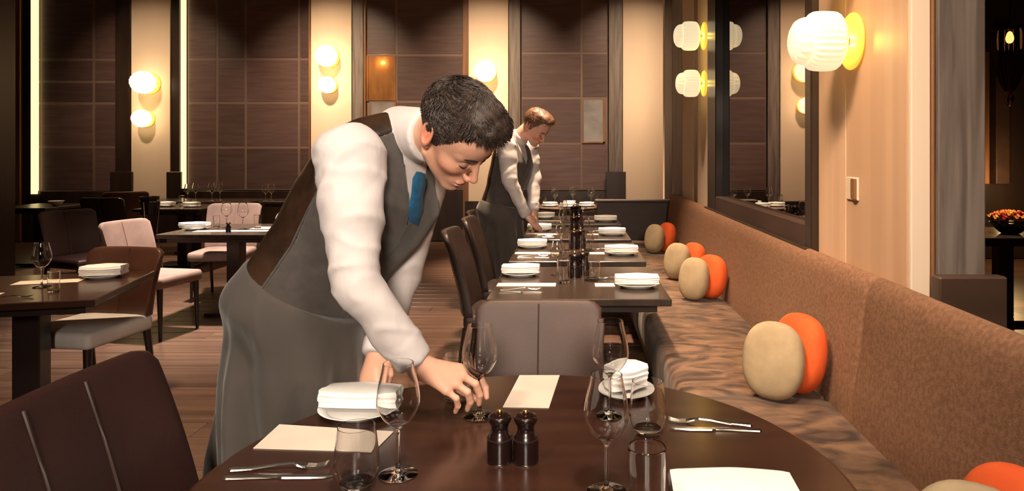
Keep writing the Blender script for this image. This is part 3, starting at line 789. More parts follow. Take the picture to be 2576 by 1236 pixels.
# ---- far tables
p = Q(416, 520, TZ); plate(p.x, p.y, 'white plate on the far table by the ice bucket', .11); napkin(p.x, p.y, TZ + .0185, 'white napkin on the far table by the ice bucket', 0, 'a')
p = Q(482, 521, TZ); plate(p.x, p.y, 'white plate at the right end of the far table by the column', .10); napkin(p.x, p.y, TZ + .0185, 'white napkin at the right end of the far table by the column', 0, 'b', (.9, 1, 1.2))
p = Q(457, 519, TZ); glass('tumbler', p.x, p.y, 'tumbler on the far table between the two napkins')
for i, (px, y_, s) in enumerate(((472, 9.6, 1.0), (492, 9.7, 1.05), (533, 9.6, 1.1), (553, 9.75, 1.1), (668, 9.6, 1.0), (683, 9.7, 1.0))):
    glass('wine_glass', (px - VX) * y_ / FPX, y_, '%s wine glass from the left on the long far table' % ['first', 'second', 'third', 'fourth', 'fifth', 'sixth'][i], s=s)
square_table((-4.02, 9.75, 0), .6, .6, 'small far table carrying a pair of glasses right of the long table', 0)
o = mesh_obj('bowl', lathe_me('bowl', smooth_prof([(0, 0), (.03, 0), (.05, .02), (.085, .06), (.082, .062), (.045, .024), (0, .008)], 4), 32), 'china', None, True, ((155 - VX) * 7.7 / FPX + .1, 7.7, TZ + .001))
o.location.x = -6.50; o.location.y = 8.66; tag(o, 'small white bowl on the dark table in the left gloom', 'bowl')
# ice bucket on its stand
e = empty('ice_bucket', ((377 - VX) * 7.98 / FPX, 7.98, 0), 0, 'black ice bucket on a stand beside the leftmost cream column', 'ice bucket')
mesh_obj('bucket', lathe_me('bucket', [(0, .70), (.075, .70), (.10, .90), (.105, .905), (.098, .905), (.072, .71), (0, .71)], 32), 'black', e, True)
mesh_obj('ring', lathe_me('ring', [(.09, .84), (.106, .84), (.106, .855), (.09, .855), (.09, .84)], 32), 'chrome', e, True)
for a in range(3):
    c, s = math.cos(a * 2.094 + .4), math.sin(a * 2.094 + .4)
    mesh_obj('leg', tube_me('leg', [(c * .10, s * .10, .85), (c * .07, s * .07, .5), (c * .14, s * .14, 0)], .008, 8), 'chrome', e, True)

# ================================================================== SIDE ROOM
square_table((3.66, 5.85, 0), 1.1, .8, 'dark table with flowers in the side room past the oak post', 0)
fb = empty('flower_bowl', (3.66, 5.75, TZ + .001), 0, 'bowl of orange and red flowers on the side room table', 'flowers')
mesh_obj('bowl', lathe_me('bowl', smooth_prof([(0, 0), (.06, 0), (.08, .01), (.13, .06), (.15, .09), (.145, .09), (.12, .06), (0, .015)], 4), 32), 'black', fb, True)
random.seed(8)
M['petal_yellow'] = mat('yellow_petal', (.8, .42, .06), .6)
bl = bmesh.new(); bmesh.ops.create_icosphere(bl, subdivisions=2, radius=.024)
for v in bl.verts: v.co *= 1 + .38 * math.sin(v.co.x * 330 + 1) * math.sin(v.co.y * 310 + v.co.z * 290)
bme = [bpy.data.meshes.new('bloom') for _ in range(2)]
bme.append(bpy.data.meshes.new('bloom'))
for m_, k in zip(bme, ('petal', 'silk_red', 'petal_yellow')): bl.to_mesh(m_); m_.materials.append(M[k])
bl.free()
for i in range(70):
    a = random.random() * 6.28; r = .15 * math.sqrt(random.random()); z = .085 + .085 * math.sqrt(max(0, 1 - (r / .17) ** 2))
    o = mesh_obj('bloom', bme[1 if (i % 4 == 0 or z < .11) else (2 if i % 3 == 0 else 0)], None, fb, True, (r * math.cos(a), r * math.sin(a), z)); o.scale = [random.uniform(.8, 1.2)] * 3
d = bpy.data.lights.new('table_spot', 'SPOT'); d.energy = 700; d.color = (1, .66, .36); d.spot_size = R_(28); d.shadow_soft_size = .05
o = bpy.data.objects.new('table_spot', d); o.location = (3.66, 5.75, 4.5); link(o)
pd = empty('pendant_lamp', ((2540 - VX) * 5.0 / FPX, 5.0, 1.85), 0, 'hanging smoked glass lamp with a lit bulb in the side room', 'pendant lamp')
tul = smooth_prof([(.012, .0), (.045, .03), (.095, .16), (.125, .30), (.13, .42), (.12, .48)], 4)
mesh_obj('glass_shade', lathe_me('glass_shade', tul + [(r - .003, z) for r, z in tul[::-1]], 60, 12, .08, (0, 100)), mat('smoked_glass', (.35, .2, .14), .02, Transmission_Weight=1.0, IOR=1.4), pd, True)
mesh_obj('bulb', lathe_me('bulb', smooth_prof([(0, .36), (.02, .37), (.028, .40), (.015, .44), (0, .45)], 4), 20), 'bulb', pd, True)
mesh_obj('pendant_drop', lathe_me('pendant_drop', smooth_prof([(0, -.10), (.02, -.08), (.03, -.04), (.012, 0), (0, .002)], 4), 20), 'brass', pd, True)
mesh_obj('cord', tube_me('cord', [(0, 0, .45), (0, 0, 2.74)], .004, 6), 'black', pd, True)

# ================================================================== PEOPLE
def nrm(a): a = np.array(a, float); return a / np.linalg.norm(a)
def head_fields(X, side_neck, far=0):
    """head in its own frame: x forward, y to the person's left, z up, origin between the ears"""
    f = ell(X, (-.008, 0, .036), (.099, .076, .088))
    f = smin(f, ell(X, (.036, 0, -.028), (.058, .060, .082)), .03)
    f = smin(f, ell(X, (.052, 0, .045), (.045, .058, .045)), .025)                 # forehead
    for s in (-1, 1):
        f = smin(f, cap(X, (.000, s * .054, -.056), (.066, s * .018, -.107), .017, .015), .022)   # jaw line
        f = smin(f, ell(X, (.060, s * .039, -.026), (.024, .021, .017)), .024)      # cheekbone
        f = smin(f, cap(X, (.078, s * .012, .019), (.070, s * .045, .018), .0105, .009), .012)   # brow ridge
    f = smin(f, ell(X, (.078, 0, -.110), (.018, .022, .016)), .016)                  # chin
    f = smin(f, ell(X, (.076, 0, -.078), (.022, .030, .024)), .014)                  # muzzle
    for s in (-1, 1):                                                                # eye hollows, lids
        f = smax(f, -ell(X, (.100, s * .031, .0), (.021, .019, .0125)), .008)
        f = smin(f, ell(X, (.0745, s * .031, -.001), (.0145, .0155, .0125)), .003)
        f = smin(f, cap(X, (.090, s * .022, -.0115), (.080, s * .044, -.010), .0035, .003), .008)
    f = smin(f, cap(X, (.090, 0, .010), (.114, 0, -.036), .0075, .0085), .010)       # nose
    f = smin(f, ell(X, (.1140, 0, -.0405), (.0112, .0098, .0088)), .007)
    for s in (-1, 1):
        f = smin(f, ell(X, (.103, s * .0125, -.0455), (.0105, .0065, .0075)), .005)
    f = smin(f, ell(X, (.0958, 0, -.0718), (.0080, .024, .0046)), .005)              # lips
    f = smin(f, ell(X, (.0938, 0, -.0840), (.0080, .021, .0056)), .005)
    f = smax(f, -cap(X, (.104, 0, -.0780), (.091, .025, -.0800), .0022, .0014), .003)
    f = smax(f, -cap(X, (.104, 0, -.0780), (.091, -.025, -.0800), .0022, .0014), .003)
    for s in (-1, 1):                                                                # ears
        t = .28; R = np.array([[math.cos(t), 0, math.sin(t)], [0, 1, 0], [-math.sin(t), 0, math.cos(t)]])
        R = R @ np.array([[math.cos(.3 * s), math.sin(.3 * s), 0], [-math.sin(.3 * s), math.cos(.3 * s), 0], [0, 0, 1]])
        e = ell(X, (-.018, s * .080, .008), (.0235, .0088, .038), R)
        e = smax(e, -ell(X, (-.015, s * .0870, .012), (.0145, .0078, .0245), R), .004)
        e = smin(e, ell(X, (-.004, s * .078, -.024), (.009, .006, .010)), .006)
        e = smin(e, cap(X, (-.012, s * .083, .016), (-.006, s * .083, -.006), .0032, .003), .004)
        f = smin(f, e, .005)
    f = smin(f, cap(X, (-.032, 0, -.045), side_neck, .054, .060), .025)              # neck
    return f
def head_tint(V, base):
    c = np.tile(np.array(base, float), (len(V), 1))
    def blend(w, col):
        nonlocal c
        w = np.clip(w, 0, 1)[:, None]; c = c * (1 - w) + np.array(col) * w
    g = lambda p, r: np.exp(-(((V - np.array(p)) / np.array(r)) ** 2).sum(1))
    b = np.array(base)
    for s in (-1, 1):
        blend(.8 * g((.066, s * .045, -.040), (.032, .03, .026)), b * (1.05, .68, .62))
        blend(.55 * g((.085, s * .031, .0), (.02, .02, .012)), b * (.72, .62, .62))
        blend(.85 * g((-.014, s * .085, .002), (.03, .014, .04)), b * (1.08, .58, .52))
    blend(.6 * g((.118, 0, -.042), (.016, .018, .016)), b * (1.05, .70, .64))
    blend(.6 * g((.075, 0, -.098), (.05, .055, .03)), b * (.78, .76, .80))
    blend(.95 * (g((.100, 0, -.0715), (.012, .021, .005)) + g((.098, 0, -.0850), (.012, .018, .0058))), b * (.86, .52, .52))
    c *= (1 + .05 * wav(V, 130, 6, 2) + .05 * wav(V, 420, 6, 5))[:, None]
    return c
def hair_fields(X, vol=1.0):
    r = np.array((.107, .083, .094)) + .006 * (vol - 1)
    f = ell(X, (-.010, 0, .042), r)
    f = smin(f, ell(X, (.040, .004, .108), (.058 * vol, .060, .030 * vol)), .03)        # fuller top and front lock
    f = smin(f, ell(X, (.086, -.006, .088), (.022, .038, .020)), .02)
    y = np.abs(X[..., 1])
    z = X[..., 2]; x = X[..., 0]
    front = x - (.020 + np.clip(z - .012, 0, .2) * .55 + .020 * np.clip((.040 - y) / .03, 0, 1) + np.clip(z - .100, 0, .1) * 4.0)
    low = -(z + .030 + .95 * np.clip(.012 - x, 0, .05) - .25 * np.clip(y - .05, 0, .05)) 
    f = smax(f, front, .006); f = smax(f, low, .006)
    n = wav(X * np.array((.35, 1.3, .8)), 330, 5, 2) * .0016 + wav(X, 70, 5, 7) * .0024
    return f + n * np.clip((z + .02) / .06, .25, 1)

def finger_chain(X, pts, rad):
    f = None
    for (a, b), (ra, rb) in zip(zip(pts, pts[1:]), zip(rad, rad[1:])):
        c = cap(X, a, b, ra, rb); f = c if f is None else smin(f, c, .003)
    return f
def hand_mesh(wrist, elbow, fingers, thumb, h, wr=.027):
    """fingers: four joint chains that start at the knuckles; palm grows from the wrist to the knuckles"""
    allp = np.array([wrist, elbow] + [p for c in fingers + [thumb] for p in c], float)
    st = np.array(wrist) + (np.array(elbow) - np.array(wrist)) * .75
    allp[1] = st
    X, org = grid(allp.min(0) - .035, allp.max(0) + .035, h)
    palm = cap(X, st, wrist, .036, wr)
    for i, c in enumerate(fingers):
        palm = smin(palm, cap(X, wrist, c[0], wr * .72, .0115), .022)
    palm = smin(palm, cap(X, wrist, thumb[0], .017, .0135), .02)
    f = None
    for i, c in enumerate(fingers):
        r0 = (.0096, .0098, .0094, .0083)[i]
        g = finger_chain(X, c, [r0, r0 * .98, r0 * .90, r0 * .74][:len(c)] if len(c) <= 4 else [r0] * len(c))
        f = g if f is None else np.minimum(f, g)
    f = np.minimum(f, finger_chain(X, thumb, [.0125, .0108, .0085][:len(thumb)]))
    F = smin(palm, f, .006)
    return surface_nets(F, org, h)
def auto_hand(wrist, direction, back, side, curl=.5, L=.17):
    """joint chains of a relaxed hand. direction: wrist to knuckles, back: out of the back of the hand, side: toward the thumb"""
    d, b, s = nrm(direction), nrm(back), nrm(side); w = np.array(wrist, float)
    fs = []
    for i, (off, ln, kn) in enumerate(((.030, .072, .088), (.010, .080, .092), (-.010, .074, .088), (-.029, .058, .080))):
        k = w + d * kn + s * off
        c1 = math.cos(curl), math.sin(curl); d1 = d * c1[0] - b * c1[1]
        d2 = d * math.cos(curl * 2.1) - b * math.sin(curl * 2.1)
        p1 = k + (d1 + s * off * 1.5) * ln * .50; p2 = p1 + d2 * ln * .30; p3 = p2 + (d2 - b * .2) * ln * .22
        fs.append([k, p1, p2, p3])
    th = [w + d * .035 + s * .030 - b * .008, w + d * .072 + s * .048 - b * .022, w + d * .098 + s * .044 - b * .034]
    return fs, th

def strip(name, pts, widths, across, th, m, parent):
    """soft flat ribbon: centre points, half widths, direction across"""
    v, f = [], []; n_ = len(pts); A = [Vector(a) for a in (across if hasattr(across[0], '__len__') else [across] * n_)]
    for i, p in enumerate(pts):
        p = Vector(p); t = (Vector(pts[min(i + 1, n_ - 1)]) - Vector(pts[max(i - 1, 0)])).normalized()
        a = A[i].normalized(); nn = a.cross(t).normalized()
        for s, k in ((-1, 0), (-.6, 1), (0, 1.25), (.6, 1), (1, 0), (.6, -1), (0, -1), (-.6, -1)):
            v.append(p + a * widths[i] * s + nn * th * k)
    for i in range(n_ - 1):
        for j in range(8):
            a, b = i * 8 + j, i * 8 + (j + 1) % 8; f.append((a, b, b + 8, a + 8))
    f += [tuple(range(8))[::-1], tuple((n_ - 1) * 8 + j for j in range(8))]
    me = pyd(name, v, f); bm = bmesh.new(); bm.from_mesh(me); bmesh.ops.recalc_face_normals(bm, faces=bm.faces); bm.to_mesh(me); bm.free()
    return mesh_obj(name, me, m, parent, True)

def waiter(sp):
    h = sp['h']; pel = np.array(sp['pelvis'], float); T = nrm(sp['T']); F0 = np.array(sp['F0'], float)
    Fd = nrm(F0 - (F0 @ T) * T); Ld = np.cross(T, Fd)
    B = np.stack([Fd, Ld, T])
    Fh = nrm((Fd[0], Fd[1], 0)) if 'Fh' not in sp else nrm(sp['Fh']); Lh = np.cross((0, 0, 1), Fh)
    sc = sp.get('sc', 1.0)
    base = Vector((pel[0], pel[1], 0))
    root = empty('person', base, 0, sp['label'], 'person')
    def add(name, V, F, m, parent=root, tint=None):
        me = to_mesh(name, np.asarray(V) - np.array(base), F)
        if tint is not None:
            at = me.color_attributes.new('tint', 'FLOAT_COLOR', 'POINT')
            at.data.foreach_set('color', np.concatenate([tint, np.ones((len(tint), 1))], 1).astype(np.float32).ravel())
        return mesh_obj(name, me, m, parent)
    loc = lambda p: Vector(p) - base
    us = np.array([-.14, 0, .12, .23, .36, .46, .53, .59, .64]) * sc
    rf = np.array(sp.get('rf', [.12, .14, .142, .142, .160, .154, .118, .085, .055])) * sc
    rl = np.array(sp.get('rl', [.18, .19, .178, .172, .19, .198, .182, .125, .065])) * sc
    cf = np.array(sp.get('cf', [0, 0, -.008, -.005, .004, .006, -.012, -.022, -.02])) * sc
    def torso(X):
        q = (X - pel) @ B.T; f, l, u = q[..., 0], q[..., 1], q[..., 2]
        a, b, c = np.interp(u, us, rf), np.interp(u, us, rl), np.interp(u, us, cf)
        k = (np.abs((f - c) / a) ** 2.2 + np.abs(l / b) ** 2.2) ** (1 / 2.2)
        d = (k - 1) * np.minimum(a, b)
        return smax(smax(d, u - us[-1], .02), us[0] - u, .02), f, l, u
    C, ax = sp['head'], sp['axes']                       # head centre, (F, U)
    hF = nrm(ax[0]); hU = np.array(ax[1], float); hU = nrm(hU - (hU @ hF) * hF); hL = np.cross(hU, hF)
    HB = np.stack([hF, hL, hU]); hs = sp.get('hs', 1.0) ; C = np.array(C, float)
    toh = lambda p: (np.array(p, float) - C) @ HB.T / hs
    tow = lambda V: C + (np.asarray(V, float) * hs) @ HB
    neck = pel + T * .615 * sc - Fd * .012
    hh = sp['hh']
    # ---------------- body: head with neck, hands, hidden core, all one mesh
    Vs, Fs, Ts, n0 = [], [], [], 0
    def part(V, F, t):
        nonlocal n0
        Vs.append(V); Fs.append(F + n0); Ts.append(t); n0 += len(V)
    X, org = grid((-.125, -.10, -.16), (.135, .10, .14), hh)
    nk = toh(neck)
    f = head_fields(X, nk)
    V, F = surface_nets(f, org, hh)
    part(tow(V), F, head_tint(V, sp['skin']))
    for hd in sp['hands']:
        V, F = hand_mesh(hd['wrist'], hd['elbow'], hd['fingers'], hd['thumb'], hd['h'])
        t = np.tile(np.array(sp['skin'], float), (len(V), 1))
        for ch in hd['fingers']:
            w = np.exp(-((V - np.array(ch[-1])) ** 2).sum(1) / .012 ** 2)[:, None] * .5
            t = t * (1 - w) + t * np.array((1.02, .80, .76)) * w
            w = np.exp(-((V - np.array(ch[0])) ** 2).sum(1) / .012 ** 2)[:, None] * .35
            t = t * (1 - w) + t * np.array((1.0, .82, .78)) * w
        part(V, F, t)
    Rs, Re, Rw, Ls, Le, Lw = [np.array(sp[k], float) for k in ('Rs', 'Re', 'Rw', 'Ls', 'Le', 'Lw')]
    feet = sp['feet']
    hc = .014
    pts = np.array([pel + T * .64, Rs, Ls, Re, Le, pel, feet[0], feet[1]])
    X, org = grid(pts.min(0) - .2, pts.max(0) + .2, hc)
    f = torso(X); f = smax(f[0] + .035, -.05 - f[3], .02)
    for a, b in ((Rs, Re), (Ls, Le)): f = smin(f, cap(X, a, b, .045, .036), .03)
    for a, b in ((Re, Rw), (Le, Lw)): f = smin(f, cap(X, a, b, .036, .027), .02)
    f = smin(f, cap(X, neck - T * .03, tow((-.032, 0, -.045)), .058 * hs, .05 * hs), .02)
    kn = []
    for s, ft in ((-1, feet[0]), (1, feet[1])):
        hip = pel + Lh * s * .075 * sc - np.array((0, 0, .04)) + Fh * .02; k = (hip + np.array(ft)) / 2 + Fh * .03; kn.append((hip, k, np.array(ft)))
        f = smin(f, cap(X, hip, k, .075, .050), .03); f = smin(f, cap(X, k, np.array(ft) + np.array((0, 0, .06)), .05, .036), .02)
    V, F = surface_nets(f, org, hc); part(V, F, np.tile(np.array(sp['skin'], float), (len(V), 1)))
    body = add('body', np.concatenate(Vs), np.concatenate(Fs), 'skin', tint=np.concatenate(Ts))
    # ---------------- hair, brows, lashes
    X, org = grid((-.14, -.11, -.10), (.13, .11, .165), hh)
    f = hair_fields(X, sp.get('vol', 1.0))
    f = smax(f, -(head_fields(X, nk) + .003), .002) if sp.get('cut') else f
    V, F = surface_nets(f, org, hh)
    hv, hf = [tuple(p) for p in V], [tuple(q) for q in F]
    rnd = random.Random(5)
    cand = [i for i in range(len(V)) if V[i][2] > .01]
    for _ in range(sp.get('tufts', 0)):
        p = Vector(V[rnd.choice(cand)]); nn = Vector((p.x + .01, p.y, p.z - .04)).normalized()
        wv = math.sin(p.x * 70 + 2 * math.sin(p.y * 60)) ; fl = Vector((.7 + .3 * wv + rnd.uniform(-.25, .25), .5 * math.sin(p.z * 80 + p.x * 50) + rnd.uniform(-.3, .3), -.2 + .3 * wv + rnd.uniform(-.25, .2)))
        fl = (fl - nn * fl.dot(nn)).normalized()
        top = max(0, min(1, (p.z - .03) / .08))
        ln = .007 + .024 * top * (.4 + .6 * rnd.random()); wd = .0007 + .0007 * rnd.random()
        sd = nn.cross(fl).normalized() * wd
        b0 = len(hv); p0 = p - nn * .002
        p1 = p + fl * ln * .5 + nn * (.0016 + .0022 * top); p2 = p + fl * ln + nn * (.0004 + .0040 * top * rnd.random()) + sd * rnd.uniform(-3, 3)
        hv += [tuple(p0 + sd), tuple(p0 - sd), tuple(p1 + sd), tuple(p1 - sd), tuple(p1 + nn * .0009), tuple(p2)]
        hf += [(b0, b0 + 1, b0 + 3, b0 + 2), (b0 + 2, b0 + 3, b0 + 5, b0 + 5)][:1]
        hf += [(b0 + 2, b0 + 3, b0 + 5), (b0 + 2, b0 + 5, b0 + 4), (b0 + 3, b0 + 4, b0 + 5), (b0, b0 + 2, b0 + 4), (b0 + 1, b0 + 4, b0 + 3)]
    W_ = tow(np.array(hv)) - np.array(base)
    me = pyd('hair', W_, hf); mesh_obj('hair', me, sp['hair'], body, True)
    if sp.get('face'):
        for s in (-1, 1):
            pp = [(.0945, s * .008, .0150), (.0962, s * .014, .0185), (.0955, s * .022, .0220), (.0918, s * .032, .0240), (.0850, s * .042, .0230), (.0760, s * .051, .0180)]
            pw = [Vector(tow([p])[0]) - base for p in pp]
            mesh_obj('eyebrow', tube_me('eyebrow', pw, [.0030, .0046, .0052, .0050, .0040, .0015], 10, .8), sp['hair'], body, True)
            lp_ = [(.0850, s * .0170, -.0050), (.0888, s * .0205, -.0068), (.0908, s * .0255, -.0080), (.0912, s * .0310, -.0085), (.0900, s * .0365, -.0080), (.0868, s * .0420, -.0062), (.0815, s * .0475, -.0028)]
            pw = [Vector(tow([p])[0]) - base for p in lp_]
            mesh_obj('eyelashes', tube_me('eyelashes', pw, [.0005, .0012, .0017, .0020, .0020, .0017, .0006], 10), 'hair', body, True)
            cp = [(.0790, s * .0185, .0045), (.0868, s * .026, .0078), (.0865, s * .034, .0080), (.0790, s * .0445, .004)]
            pw = [Vector(tow([p])[0]) - base for p in cp]
            mesh_obj('eyelid_fold', tube_me('eyelid_fold', pw, [.0004, .0007, .0007, .0004], 6), 'lid', body, True)
    # ---------------- shirt
    pts = np.array([pel + T * .62 * sc, Rs, Ls, Re, Le, Rw, Lw, pel + T * .1])
    X, org = grid(pts.min(0) - .16, pts.max(0) + .14, h)
    t, fl, ll, uu = torso(X)
    ra = sp.get('arm', (.080, .064, .060, .046))
    f = smax(t - .002, .03 - uu, .01); ft_ = f; f = np.full_like(t, 9.0)
    for a, b, c in ((Rs, Re, Rw), (Ls, Le, Lw)):
        f = smin(f, cap(X, a, a + (b - a) * .45, ra[0], (ra[0] + ra[1]) / 2), .035)
        f = smin(f, cap(X, a + (b - a) * .4, b, (ra[0] + ra[1]) / 2 - .002, ra[1]), .02)
        e = c + (c - b) / np.linalg.norm(c - b) * .012
        arm = cap(X, b, c, ra[2], ra[3])
        arm = smax(arm, ((X - e) @ nrm(c - b)), .008)
        f = smin(f, arm, .012)
        cu = smax(np.abs((X - (c - nrm(c - b) * .022)) @ nrm(c - b)) - .030, cap(X, b, c + (c - b) * .3, ra[3] + .010, ra[3] - .001) , .008)   # cuff band
        f = smin(f, cu, .004)
    rg = X @ np.array(((.8, .3, .5), (-.4, .9, .2), (-.5, -.3, .8)))
    wr = wav(X, 30, 5, 1) * .0045 - np.clip(1 - 2.6 * np.abs(wav(rg, 24, 4, 9)), 0, 1) * .0050 - np.clip(1 - 2.6 * np.abs(wav(rg * np.array((1.4, .7, 1)), 36, 4, 3)), 0, 1) * .0036
    f = f + wr * sp.get('wr', 1)
    f = smin(f, ft_, .03)
    hb = tow((-.032, 0, -.055)); na = nrm(hb - neck)                                # collar
    c0, c1 = neck - na * .02, neck + na * sp.get('collar', .06)
    col = smax(cap(X, c0, c1, .080 * sc, .074 * sc), ((X - c1) @ na), .006)
    f = smin(f, smax(col, -((X - c0) @ na) - .04, .01), .012)
    f = smax(f, .05 - uu, .005) if False else f
    V, F = surface_nets(f, org, h); shirt = add('shirt', V, F, 'shirt')
    wl = lambda f_, l_, u_: Vector(pel + Fd * f_ + Ld * l_ + T * u_) - base
    # ---------------- waistcoat: wool fronts, satin back
    pts = np.array([pel, pel + T * .62]); X, org = grid(pts.min(0) - .26, pts.max(0) + .24, h)
    t, fl, ll, uu = torso(X)
    f = t - .0125 + wav(X, 26, 4, 3) * .003
    for a, b in ((Rs, Re), (Ls, Le)):
        out = nrm(a - (pel + T * ((a - pel) @ T)))
        f = smax(f, -cap(X, a - T * .012 + out * .005, a + out * .12 + T * .02, sp.get('hole', .098), .13), .006)
    vn = np.maximum(np.abs(ll) - np.clip(uu - .415 * sc, 0, 1) * .36, -(fl - .01))
    f = smax(f, -vn, .004)
    f = smax(f, uu - .665 * sc, .006); f = smax(f, .075 * sc - uu, .006)
    g = np.minimum(fl - sp.get('seam', -.05), np.maximum(.50 * sc - uu, fl - .03))
    for nm, fm, m_ in (('waistcoat_front', smax(f, -g, .002), 'wool'), ('waistcoat_back', smax(f + .0015, g, .002), 'satin')):
        V, F = surface_nets(fm, org, h); add(nm, V, F, m_)
    sm = sp.get('seam', -.05); ln_ = []
    for k in range(15):
        u_ = (.02 + .42 * k / 14) * sc; a_, b_, c_ = np.interp(u_, us, rf), np.interp(u_, us, rl), np.interp(u_, us, cf)
        ln_.append(Vector(pel + Fd * sm - Ld * ((b_ + .0135) * (1 - abs((sm - c_) / (a_ + .0125)) ** 2.2) ** (1 / 2.2)) + T * u_) - base)
    mesh_obj('side_seam', tube_me('side_seam', ln_, .0035 if h < .008 else .005, 8), 'wool', root, True)
    # ---------------- tie
    tp = sp.get('tie', [(.098, 0, .592), (.128, 0, .560), (.152, 0, .52), (.156, 0, .46), (.145, 0, .39), (.13, 0, .33)])
    strip('tie', [Vector(p) - base for p in sp['tie_w']] if 'tie_w' in sp else [wl(*(np.array(p) * sc)) for p in tp], [.018, .030, .026, .030, .026, .020], Ld, .007, sp.get('tie_m', 'tie'), root)
    # ---------------- apron
    z0 = sp.get('apron_z', .28)
    X, org = grid((pel[0] - .33, pel[1] - .33, z0 - .02), (pel[0] + .33, pel[1] + .33, pel[2] + .30), h * 1.15)
    t, fl, ll, uu = torso(X)
    z = X[..., 2]; dl = (X - pel); a_ = dl[..., 0] * Fh[0] + dl[..., 1] * Fh[1]; b_ = dl[..., 0] * Lh[0] + dl[..., 1] * Lh[1]
    zz = np.array([z0 - .1, pel[2] - .35, pel[2] - .12, pel[2] + .05, pel[2] + .3])
    R1 = np.interp(z, zz, np.array([.205, .198, .182, .16, .13]) * sc); R2 = np.interp(z, zz, np.array([.225, .218, .203, .178, .13]) * sc)
    shift = np.interp(z, zz, np.array([-.015, -.008, .008, .01, .0]))
    ang = np.arctan2(b_ / R2, a_ / R1)
    fold = (np.sin(ang * 8 + 2.1 * np.sin(ang * 2 + 1) + (z - pel[2]) * 5) * .017 + np.sin(ang * 15 + 1.3 + (z - pel[2]) * 7) * .008) * np.clip((pel[2] + .06 - z) / .30, 0, 1)
    d = (np.sqrt(((a_ - shift) / R1) ** 2 + (b_ / R2) ** 2) - 1) * np.minimum(R1, R2) + fold
    d = smax(d, z - pel[2] - .09, .08)
    f = smin(d, smax(t - .017, -.005 - uu, .06), .10) + .008 + wav(X * np.array((1, 1, .6)), 22, 5, 4) * .0045 - np.clip(1 - 2.6 * np.abs(wav(X * np.array((1, 1, .8)), 17, 4, 8)), 0, 1) * .006
    f = smax(f, uu - .105 * sc, .006); f = smax(f, z0 - z, .004)
    V, F = surface_nets(f, org, h * 1.15); ap = add('apron', V, F, 'apron')
    if sp.get('strap'):
        for uc, a0, a1 in ((.285, 186, 226), (.125, 184, 214)):
            st = []
            for k in range(13):
                a = R_(a0 + (a1 - a0) * k / 12); bow = .010 * math.sin(math.pi * k / 12)
                i = np.interp(uc, us, rf) + .016 + bow, np.interp(uc, us, rl) + .016 + bow, np.interp(uc, us, cf)
                st.append(wl(i[2] + i[0] * math.cos(a), i[1] * math.sin(a), uc - .045 * math.sin(math.pi * .5 * k / 12)))
            mesh_obj('back_strap', tube_me('back_strap', st, .0026, 6), 'strap', root, True)
    # ---------------- trousers and shoes
    X, org = grid(np.array([k[2] for k in kn]).min(0) - (.2, .25, 0), np.array([k[0] for k in kn]).max(0) + .2, .014)
    f = None
    for hip, k, ft in kn:
        g = smin(cap(X, hip - np.array((0, 0, .05)), k, .078, .064), cap(X, k, ft + np.array((0, 0, .05)), .066, .055), .03); f = g if f is None else smin(f, g, .03)
    f = smax(f, .045 - X[..., 2], .005)
    V, F = surface_nets(f, org, .014); add('trousers', V, F, 'trouser')
    for hip, k, ft in kn:
        X, org = grid(ft - .2, ft + (.2, .2, .12), .01)
        fx = ft + np.array((0, 0, .0))
        g = smin(cap(X, fx + np.array((0, 0, .045)) - Fh * .05, fx + np.array((0, 0, .035)) + Fh * .15, .045, .036), cap(X, fx + np.array((0, 0, .05)), fx + np.array((0, 0, .09)), .048, .045), .03)
        g = smax(g, .001 - X[..., 2], .004)
        V, F = surface_nets(g, org, .01); add('shoe', V, F, 'shoe')
    return root
M['lid'] = mat('eyelid_crease', (.22, .10, .075), .6)
A3 = lambda *a: np.array(P(*a))

# ---- the waiter in front, bent over the table, right hand on a wine glass
w1_fingers = [[A3(1172, 928, 1.762), A3(1206, 946, 1.772), A3(1221, 975, 1.772), A3(1224, 1000, 1.768)],
              [A3(1163, 946, 1.738), A3(1196, 966, 1.742), A3(1207, 994, 1.752), A3(1205, 1016, 1.760)],
              [A3(1147, 966, 1.718), A3(1176, 987, 1.718), A3(1183, 1012, 1.730), A3(1176, 1030, 1.742)],
              [A3(1122, 983, 1.702), A3(1148, 1003, 1.702), A3(1152, 1022, 1.712), A3(1146, 1036, 1.724)]]
w1_thumb = [A3(1120, 962, 1.775), A3(1165, 985, 1.795), A3(1196, 1004, 1.790)]
RW1, RE1 = A3(1052, 920, 1.71), A3(896, 712, 1.66)
LW1, LE1 = A3(953, 884, 1.955), A3(1010, 700, 2.09)
lf, lt = auto_hand(LW1, np.array((-.12, -.10, -.42)), nrm((-.2, -.9, .2)), nrm((.9, -.3, .2)), .35)
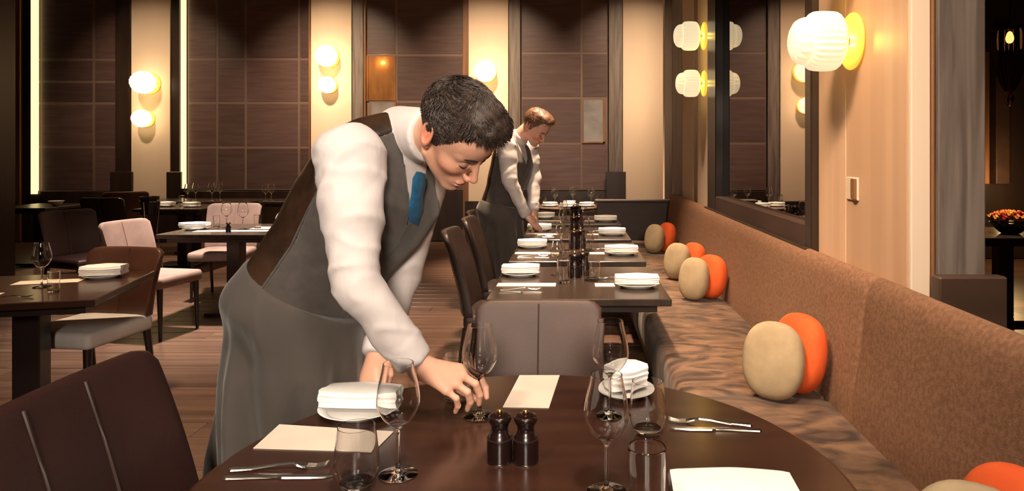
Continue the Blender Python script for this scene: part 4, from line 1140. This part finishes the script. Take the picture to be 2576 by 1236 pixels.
waiter(dict(label='waiter in white shirt and grey waistcoat bending to set down a wine glass', h=.0062, hh=.0027,
    pelvis=A3(735, 805, 1.95), T=(.53, 0, .848), F0=(.715, -.501, -.489),
    head=A3(1145, 335, 1.80), axes=((.579, -.214, -.787), (.55, -.613, .568)), hs=1.08,
    skin=(.60, .325, .225), hair='hair', vol=1.08, tufts=5000, collar=.135, tie_w=[P(1058, 436, 1.872), P(1055, 455, 1.862), P(1050, 490, 1.858), P(1046, 525, 1.850), P(1043, 552, 1.875), P(1042, 585, 1.93)], face=True, cut=False,
    Rs=A3(880, 402, 1.735), arm=(.088, .054, .053, .042), hole=.104, seam=.03, Re=RE1, Rw=A3(1035, 902, 1.71), Ls=A3(1045, 455, 2.06), Le=LE1, Lw=LW1,
    hands=[dict(wrist=RW1, elbow=RE1, fingers=w1_fingers, thumb=w1_thumb, h=.0024), dict(wrist=LW1, elbow=LE1, fingers=lf, thumb=lt, h=.0034)],
    feet=[np.array((-.92, 1.86, 0)), np.array((-.76, 2.10, 0))], strap=True))

# ---- the waiter farther back, leaning over the row of tables
D2 = 5.42
B3 = lambda x, y, dd: np.array(P(x, y, D2 + dd))
RW2, LW2 = B3(1322, 538, -.10), B3(1342, 528, .10)
rf2, rt2 = auto_hand(RW2, (.45, -.1, -.5), (-.3, -.7, .5), (.3, .7, .2), .45); lf2, lt2 = auto_hand(LW2, (.15, -.05, -.6), (.5, .3, .4), (-.2, -.8, 0), .45)
waiter(dict(label='younger waiter farther back leaning over the row of laid tables', h=.011, hh=.0048,
    pelvis=B3(1255, 545, 0), T=(.235, 0, .97), F0=(.86, -.5, 0), sc=1.0,
    head=B3(1347, 318, -.06), axes=((.66, -.30, -.69), (.50, -.45, .72)), hs=1.08,
    skin=(.60, .34, .26), hair='hair2', vol=1.05, tufts=300, face=True,
    rf=[.12, .135, .125, .118, .13, .13, .105, .08, .055], rl=[.17, .175, .16, .155, .17, .178, .165, .115, .06],
    Rs=B3(1276, 366, -.16), Re=B3(1281, 452, -.20), Rw=RW2, Ls=B3(1332, 372, .16), Le=B3(1343, 452, .17), Lw=LW2, arm=(.070, .056, .054, .043), hole=.088,
    hands=[dict(wrist=RW2, elbow=B3(1281, 452, -.20), fingers=rf2, thumb=rt2, h=.005), dict(wrist=LW2, elbow=B3(1343, 452, .17), fingers=lf2, thumb=lt2, h=.005)],
    feet=[np.array((-.64, 5.34, 0)), np.array((-.60, 5.55, 0))], seam=-.02, tie_m='wool'))
